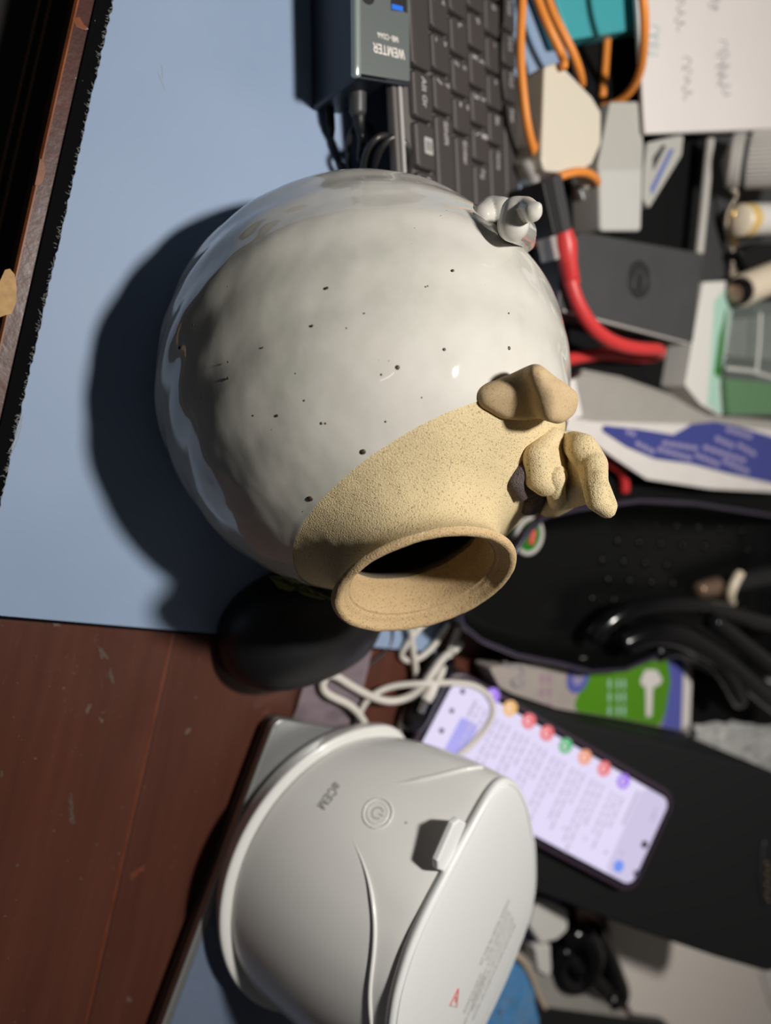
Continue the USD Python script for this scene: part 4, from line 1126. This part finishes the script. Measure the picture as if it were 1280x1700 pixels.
chn = thing('bead_chain', 'thin metal ball chain hanging over the dark tray edge', 'chain', (*at(1215, 390, 24)[:2], 16))
cpts = spline([at(x, y, h) for x, y, h in [(1216, 316, 34), (1222, 322, 34), (1210, 348, 28), (1206, 376, 24), (1212, 400, 22), (1216, 430, 22), (1214, 460, 20), (1226, 436, 23), (1244, 432, 24)]], 40)
for p in cpts:
    part(chn, 'bead', trimesh.creation.icosphere(2, 1.55).apply_translation(p), 'chain', True)
part(chn, 'link', tube(spline([at(1218, 350, 30), at(1216, 380, 28), at(1222, 408, 27)], 10), 1.6, 8), 'gold', True)
# packets
mb_ = blk('mint_box', 'slim white and mint green carton left of the clear packet', 'carton', [(1168, 468), (1212, 466), (1216, 520), (1196, 640), (1200, 692), (1164, 672), (1138, 640)], 25, SLZ, 'white_plastic', 2, .8)
part(mb_, 'mint_panel', prism(pxpoly([(1186, 500), (1212, 470), (1214, 520), (1194, 640), (1198, 688), (1174, 672), (1180, 600)], 25.3), 24, 25.4, 1, .2), 'mint', 30, 'mint green panel')
part(mb_, 'green_stripe', prism(pxpoly([(1194, 560), (1204, 520), (1208, 500), (1202, 570), (1196, 630), (1186, 620)], 25.6), 25.2, 25.7, .6, .1), 'packet_green', 30)
ck = blk('clear_packet', 'clear plastic packet with green base and grey contents at the right edge', 'packet', [(1212, 516), (1240, 498), (1310, 500), (1310, 692), (1212, 692), (1204, 600)], 30, SLZ, 'clear', 3, 1)
part(ck, 'green_base', prism(pxpoly([(1206, 628), (1310, 640), (1310, 688), (1208, 688)], 26), SLZ + 1, 26, 2, .8), 'packet_green', 30, 'green panel')
part(ck, 'contents', prism(pxpoly([(1214, 530), (1300, 520), (1300, 600), (1210, 592)], 22), SLZ + 1, 22, 3, 1), 'packet_grey', 30)
part(ck, 'seam', tube(np.array([at(1206, 612, 31), at(1245, 616, 31), at(1300, 632, 31)]), 1.6, 8), 'frost_light', True)
part(ck, 'fold', tube(np.array([at(1262, 520, 31), at(1260, 570, 31), at(1256, 616, 31)]), 1.2, 8), 'frost_light', True)

# pages and brochure
bk = thing('page_stack', 'pile of grey-white pages fanned behind the vase above the blue brochure', 'papers', (*at(1070, 670, 14)[:2], SLZ))
for k in range(7):
    e = -k * 1.5
    part(bk, 'page', prism(pxpoly([(930, 640 + e * .3), (968, 622 + e), (1030, 634 + e), (1110, 662 + e), (1176, 690 + e * .6), (1300, 702 + e * .3), (1300, 735), (1180, 722), (1140, 716), (1122, 728 - e * .2), (1086, 712), (1040, 706), (990, 702), (930, 700)], SLZ + 18 - k * 2.4), SLZ + 15.8 - k * 2.4, SLZ + 17.8 - k * 2.4, 2, .3), 'paper_grey', 30)
wcard = blk('white_card', 'small bright white card edge showing right behind the upper clay ear', 'card', [(930, 640), (955, 628), (968, 690), (930, 704)], 40, SLZ, 'paper', 1, .4)
br = thing('brochure', 'folded white and blue brochure with lines of print right of the lower clay ear', 'brochure', (*at(1120, 750, 20)[:2], SLZ))
BZ = 27.
def bz(q):
    return np.full(len(q), BZ)
wp = [(930, 690), (985, 700), (1180, 705), (1300, 715), (1300, 818), (1180, 812), (1074, 796), (1022, 762), (975, 728), (930, 712)]
part(br, 'white_leaf', prism(pxpoly(wp, BZ), BZ - 2.4, BZ, 2, .5), 'brochure_white', 30)
blu = part(br, 'blue_leaf', prism(pxpoly([(984, 704), (1060, 712), (1120, 722), (1150, 704), (1188, 700), (1240, 712), (1300, 730), (1300, 806), (1210, 786), (1150, 770), (1090, 762), (1042, 742)], BZ + 1.2), BZ, BZ + 1.3, 2, .3), 'brochure_blue', 30, 'blue printed panel')
for (a, b, n) in [((1056, 735), (1088, 752), 3), ((1092, 745), (1150, 762), 5), ((1155, 755), (1196, 772), 4), ((1200, 764), (1245, 785), 4), ((1100, 735), (1160, 745), 5), ((1188, 727), (1220, 742), 3), ((1225, 738), (1256, 756), 3), ((1206, 712), (1250, 726), 4), ((1168, 742), (1240, 766), 6), ((1040, 716), (1056, 722), 2)]:
    a, b = np.array(a, float), np.array(b, float)
    for k in range(n):
        p, q = a + (b - a) * (k / n), a + (b - a) * ((k + .8) / n); w = np.array([1.2, -3.6])
        part(blu, 'print_word', prism(pxpoly([p - w, q - w, q + w, p + w], BZ + 1.4), BZ + 1.2, BZ + 1.45, .4, .05), 'brochure_print', False)

# black moulded dish with raised dots, pen and glossy handles
TRZ = 34.
outline = [(880, 880), (905, 858), (960, 846), (1060, 832), (1150, 836), (1320, 862), (1320, 1160), (1215, 1150), (1182, 1116), (1130, 1088), (1085, 1092), (1040, 1112), (985, 1116), (930, 1102), (860, 1088), (800, 1064), (758, 1030), (775, 990), (840, 940)]
tr = thing('black_dish', 'glossy black moulded dish with raised dots and a purple-tinged rim', 'dish', (*at(1050, 980, 10)[:2], SLZ))
tc, tn = ring_from(pxpoly(outline, TRZ), rc=10)
lay = [(0, SLZ + .2, 22), (1, SLZ + .2, 14), (2, SLZ + 8, 3), (3, TRZ - 2, 0), (4, TRZ, 1.2), (5, TRZ - 1.4, 3.2), (6, SLZ + 12, 8), (7, SLZ + 4.5, 20), (8, SLZ + 4, 30)]
rr_ = []
pc_ = tc.mean(0)
for _, z, d in lay:
    v = tc - pc_; L = np.linalg.norm(v, axis=1)[:, None]
    rr_.append(R3(pc_ + v * np.maximum(1 - d / L, .1), z))
part(tr, 'bowl', loft(rr_), 'dish_black', 40)
part(tr, 'rim', tube(np.vstack([R3(tc, TRZ - .4), R3(tc[:1], TRZ - .4)]), 1.5, 8), 'black_gloss_purple', True, 'purple-tinged rolled rim')
for i in range(9):
    for j in range(5):
        x = 1000 + i * 36 + (j % 2) * 18 - (j - 2) * 8; y = 866 + j * 32 + i * 2.5
        if x < 1300 and not (1140 < x < 1300 and 930 < y < 1000) and x > 940 + (j * 8):
            c = at(x, y, SLZ + 4.2)
            part(tr, 'raised_dot', dome(c[0], c[1], 3.4, 3.4, 2.2, c[2] - .2, 0, 14, 5, 2), 'dish_black', True)
pen = thing('pen', 'black pen with a bronze and ivory tip resting in the black dish', 'pen', (*at(1220, 965, 30)[:2], SLZ))
a, b = at(1158, 980, 22), at(1330, 945, 36); L_ = np.linalg.norm(b - a); d_ = (b - a) / L_
part(pen, 'tip', tube(np.array([a, a + d_ * 2, a + d_ * 20]), [4.5, 6, 7.5], 18), 'bronze', 40)
part(pen, 'collar', tube(spline([at(1214, 1000, 30), at(1216, 975, 38), at(1228, 952, 38)], 12), 3.4, 12), 'ivory', 40, 'ivory ring')
part(pen, 'barrel', tube(np.array([a + d_ * 22, a + d_ * L_]), 7.4, 18), 'black', 40)
gh = thing('folded_glasses', 'glossy black curved arms of folded glasses lying over the dish rim', 'glasses', (*at(1180, 1070, 30)[:2], SLZ))
for pts, r in [([(985, 1062, 26), (1030, 1020, 32), (1090, 1005, 38), (1180, 1010, 42), (1310, 1040, 44)], 6.0), ([(1030, 1070, 30), (1090, 1050, 38), (1160, 1070, 44), (1230, 1120, 46), (1310, 1180, 46)], 8.5), ([(1085, 1085, 30), (1140, 1075, 38), (1190, 1105, 44), (1225, 1160, 40)], 7.0), ([(1180, 1030, 48), (1240, 1075, 52), (1310, 1130, 54)], 6.0)]:
    part(gh, 'arm', cable(pts, r, 18), 'black_gloss', True)
# small jar rim just behind the vase neck
sj = thing('small_jar', 'small pale jar with pink and green contents glimpsed beside the vase neck', 'jar', (*at(885, 880, 10)[:2], 0))
jc_ = at(878, 890, 26)
part(sj, 'rim', tube(np.array([jc_ + [10 * math.cos(t), 10 * math.sin(t), 0] for t in np.linspace(0, 2 * math.pi, 30)]), 1.6, 8), 'pale_grey', True)
part(sj, 'wall', tube(np.array([jc_ + [0, 0, -25.8], jc_]), 9.5, 24), 'packet_green', 40)
part(sj, 'pink_tip', tube(np.array([at(884, 880, 28), at(880, 902, 28)]), 2.2, 8), 'red', 40)

# green and white carton
gcp = minus(pxpoly([(812, 1108), (900, 1096), (1150, 1084), (1144, 1250), (930, 1250), (850, 1180)], 20), pp)
gb = thing('green_carton', 'grey, green and blue printed carton between the dish and the pouch', 'carton', (*np.mean(gcp, 0), .3))
part(gb, 'body', prism(gcp, SLZ + .2, 20, 1.5, .5), 'box_paper', 30)
BX = 20.
def onbox(name, pts, m, dz=.2, label=None, rc=.5):
    q = Polygon(pxpoly(pts, BX + dz)).buffer(0).intersection(Polygon(gcp).buffer(-.6))
    if q.is_empty or q.geom_type != 'Polygon':
        return
    part(gb, name, prism(list(q.exterior.coords)[:-1], BX - .2, BX + dz, rc, .05), m, 30, label)
onbox('green_panel', [(948, 1112), (985, 1096), (1118, 1098), (1112, 1160), (1094, 1215), (1080, 1248), (945, 1245), (948, 1180), (962, 1150)], 'box_green', .2, 'green panel', 6)
onbox('blue_panel', [(1104, 1062), (1136, 1062), (1130, 1248), (1082, 1248), (1104, 1190), (1114, 1130)], 'box_blue', .25, 'violet-blue panel', 1)
onbox('white_edge', [(1137, 1062), (1152, 1062), (1144, 1248), (1131, 1248)], 'paper', .3)
c = at(960, 1124, BX + .3); part(gb, 'round_badge', disc(c, hz, 10.5, .2, 30), 'box_blue', False, 'round blue badge')
part(gb, 'badge_mark', disc(c + [0, 0, .1], hz, 5.5, .2, 20), 'brochure_print', False)
onbox('brush_shape', [(1064, 1128), (1072, 1112), (1090, 1112), (1100, 1128), (1096, 1136), (1084, 1142), (1082, 1190), (1073, 1190), (1072, 1142), (1064, 1136)], 'paper', .4, 'pale brush silhouette', 1)
part(gb, 'ink_stroke', tube(spline([at(x, y, BX + .3) for x, y in [(838, 1098), (856, 1106), (868, 1112), (862, 1124), (850, 1130), (862, 1140), (868, 1130)]], 30), .9, 6), 'ink', True)
for x0 in (900, 912):
    for k in range(4):
        y = 1120 + k * 22; onbox('print_word', [(x0 - 3, y), (x0 + 3, y), (x0 + 3, y + 15), (x0 - 3, y + 15)], 'box_pink', .2, None, .3)
for x0 in (1012, 1026, 1036):
    for k in range(3):
        y = 1128 + k * 22; onbox('print_word', [(x0 - 2, y), (x0 + 2, y), (x0 + 2, y + 15), (x0 - 2, y + 15)], 'mint', .35, None, .3)
# crumpled plastic bag
bgp = Polygon([(1146, 1206), (1200, 1200), (1320, 1210), (1320, 1290), (1240, 1272), (1150, 1240)])
_m = trimesh.creation.triangulate_polygon(bgp, engine='earcut')
bv, bf = trimesh.remesh.subdivide_to_size(np.column_stack([_m[0], np.zeros(len(_m[0]))]), _m[1], 9)
bw = np.array([at(x, y, 30) for x, y, _ in bv]); bw[:, 2] = 16 + 24 * meshkit.fbm(np.column_stack([bw[:, :2] / 16.0, np.zeros(len(bw))]), 4, 11)
single('plastic_bag', (bw, bf), 'bag_clear', 'crumpled whitish plastic bag above the far end of the pouch', 'plastic bag', 20)
for x, y in ((1180, 1226), (1172, 1220)):
    pass

# ------------------------------------------------------------------ bottom right corner
single('grey_sheet', prism(pxpoly([(1000, 1480), (1340, 1560), (1340, 1760), (860, 1700), (850, 1560), (880, 1620), (1060, 1700), (1030, 1640)], 3), .3, 3, 2, .3), 'sheet_beige', 'large beige-grey sheet on the desk at the lower right corner', 'sheet', 30)
single('white_tray', prism(pxpoly([(845, 1560), (885, 1600), (960, 1650), (1075, 1696), (900, 1672)], 12), 3, 12, 2, 1), 'paper_grey', 'pale grey card lying beside the blue cloth', 'card', 30)
wb = thing('white_bottle_cap', 'white cap with a dark blue rim beside the lid of the white device', 'cap', (*at(915, 1530, 12)[:2], 3))
a = pxpoly([(893, 1488), (922, 1498), (944, 1512), (944, 1545), (925, 1562), (898, 1568), (880, 1540)], 24)
part(wb, 'body', prism(a, 3, 24, 4, 2), 'white_plastic', 30)
part(wb, 'blue_rim', prism(Polygon(a).buffer(2.4).exterior.coords[:-1], 3, 15, 4, 1.2), 'blue_rim', 30, 'dark blue rim')
wl = blk('white_lip', 'small white plastic tab under the blue-rimmed cap', 'tab', [(888, 1572), (914, 1568), (916, 1608), (914, 1624), (894, 1612)], 16, 3, 'white_plastic', 2, 1)
bc_ = thing('black_lump', 'shiny black coiled lead beside the blue-rimmed cap at the lower right', 'lead', (*at(970, 1590, 10)[:2], 3))
for pts, r in [([(940, 1560, 14), (960, 1550, 18), (982, 1570, 20), (985, 1600, 18), (965, 1630, 12), (930, 1625, 10), (925, 1595, 10), (945, 1575, 14)], 7.0), ([(985, 1545, 14), (1005, 1580, 14), (1022, 1620, 12), (1028, 1655, 8), (1010, 1660, 8)], 7.0), ([(925, 1570, 9), (960, 1600, 10), (1000, 1640, 9)], 8.0)]:
    part(bc_, 'loop', cable(pts, r, 16), 'black_gloss', True)
blk('brown_block', 'dark brown block between the blue-rimmed cap and the pouch', 'block', [(955, 1505), (985, 1515), (990, 1548), (962, 1545)], 10, 3, 'bronze', 2, 1)
cl = Polygon([(850, 1588), (874, 1612), (890, 1650), (900, 1720), (760, 1720), (760, 1650)])
_m = trimesh.creation.triangulate_polygon(cl, engine='earcut')
cv, cf = trimesh.remesh.subdivide_to_size(np.column_stack([_m[0], np.zeros(len(_m[0]))]), _m[1], 5)
cw = np.array([at(x, y, 26) for x, y, _ in cv]); cw[:, 2] = 22 + 6 * meshkit.fbm(np.column_stack([cw[:, :2] / 9.0, np.zeros(len(cw))]), 4, 13)
bt = cw.copy(); bt[:, 2] = 3.2
clm = trimesh.Trimesh(cw, cf, process=False)
be = clm.edges[trimesh.grouping.group_rows(clm.edges_sorted, require_count=1)]
n_ = len(cw)
wall = np.vstack([np.column_stack([be[:, 0], be[:, 1], be[:, 1] + n_]), np.column_stack([be[:, 0], be[:, 1] + n_, be[:, 0] + n_])])
clt = thing('blue_cloth', 'bright blue terry cloth bundled at the bottom edge beside the white device', 'cloth', (*cw.mean(0)[:2], 3))
part(clt, 'fabric', (np.vstack([cw, bt]), np.vstack([cf, cf[:, ::-1] + n_, wall])), 'cloth_blue', True)
hem = spline([at(x, y, 25) for x, y in [(852, 1584), (876, 1608), (893, 1650), (905, 1672)]], 16)
part(clt, 'hem', tube(hem, 1.9, 8), 'tan', True, 'tan woven hem')
for x, y, m in [(830, 1642, 'mint'), (832, 1680, 'bronze')]:
    part(clt, 'lint', trimesh.creation.icosphere(1, 1.0).apply_translation(at(x, y, 27.5)), m, True)
blk('black_bar', 'flat black bar along the bottom edge of the picture beside the cloth', 'bar', [(893, 1672), (1000, 1686), (1110, 1700), (1110, 1760), (893, 1760)], 12, 3.2, 'black', 2, 1)
single('white_edge_strip', prism(pxpoly([(1262, 1606), (1330, 1622), (1330, 1720), (1282, 1670)], 6), 3, 6, 2, .5), 'paper', 'white paper edge right of the beige sheet under the pouch', 'paper', 30)
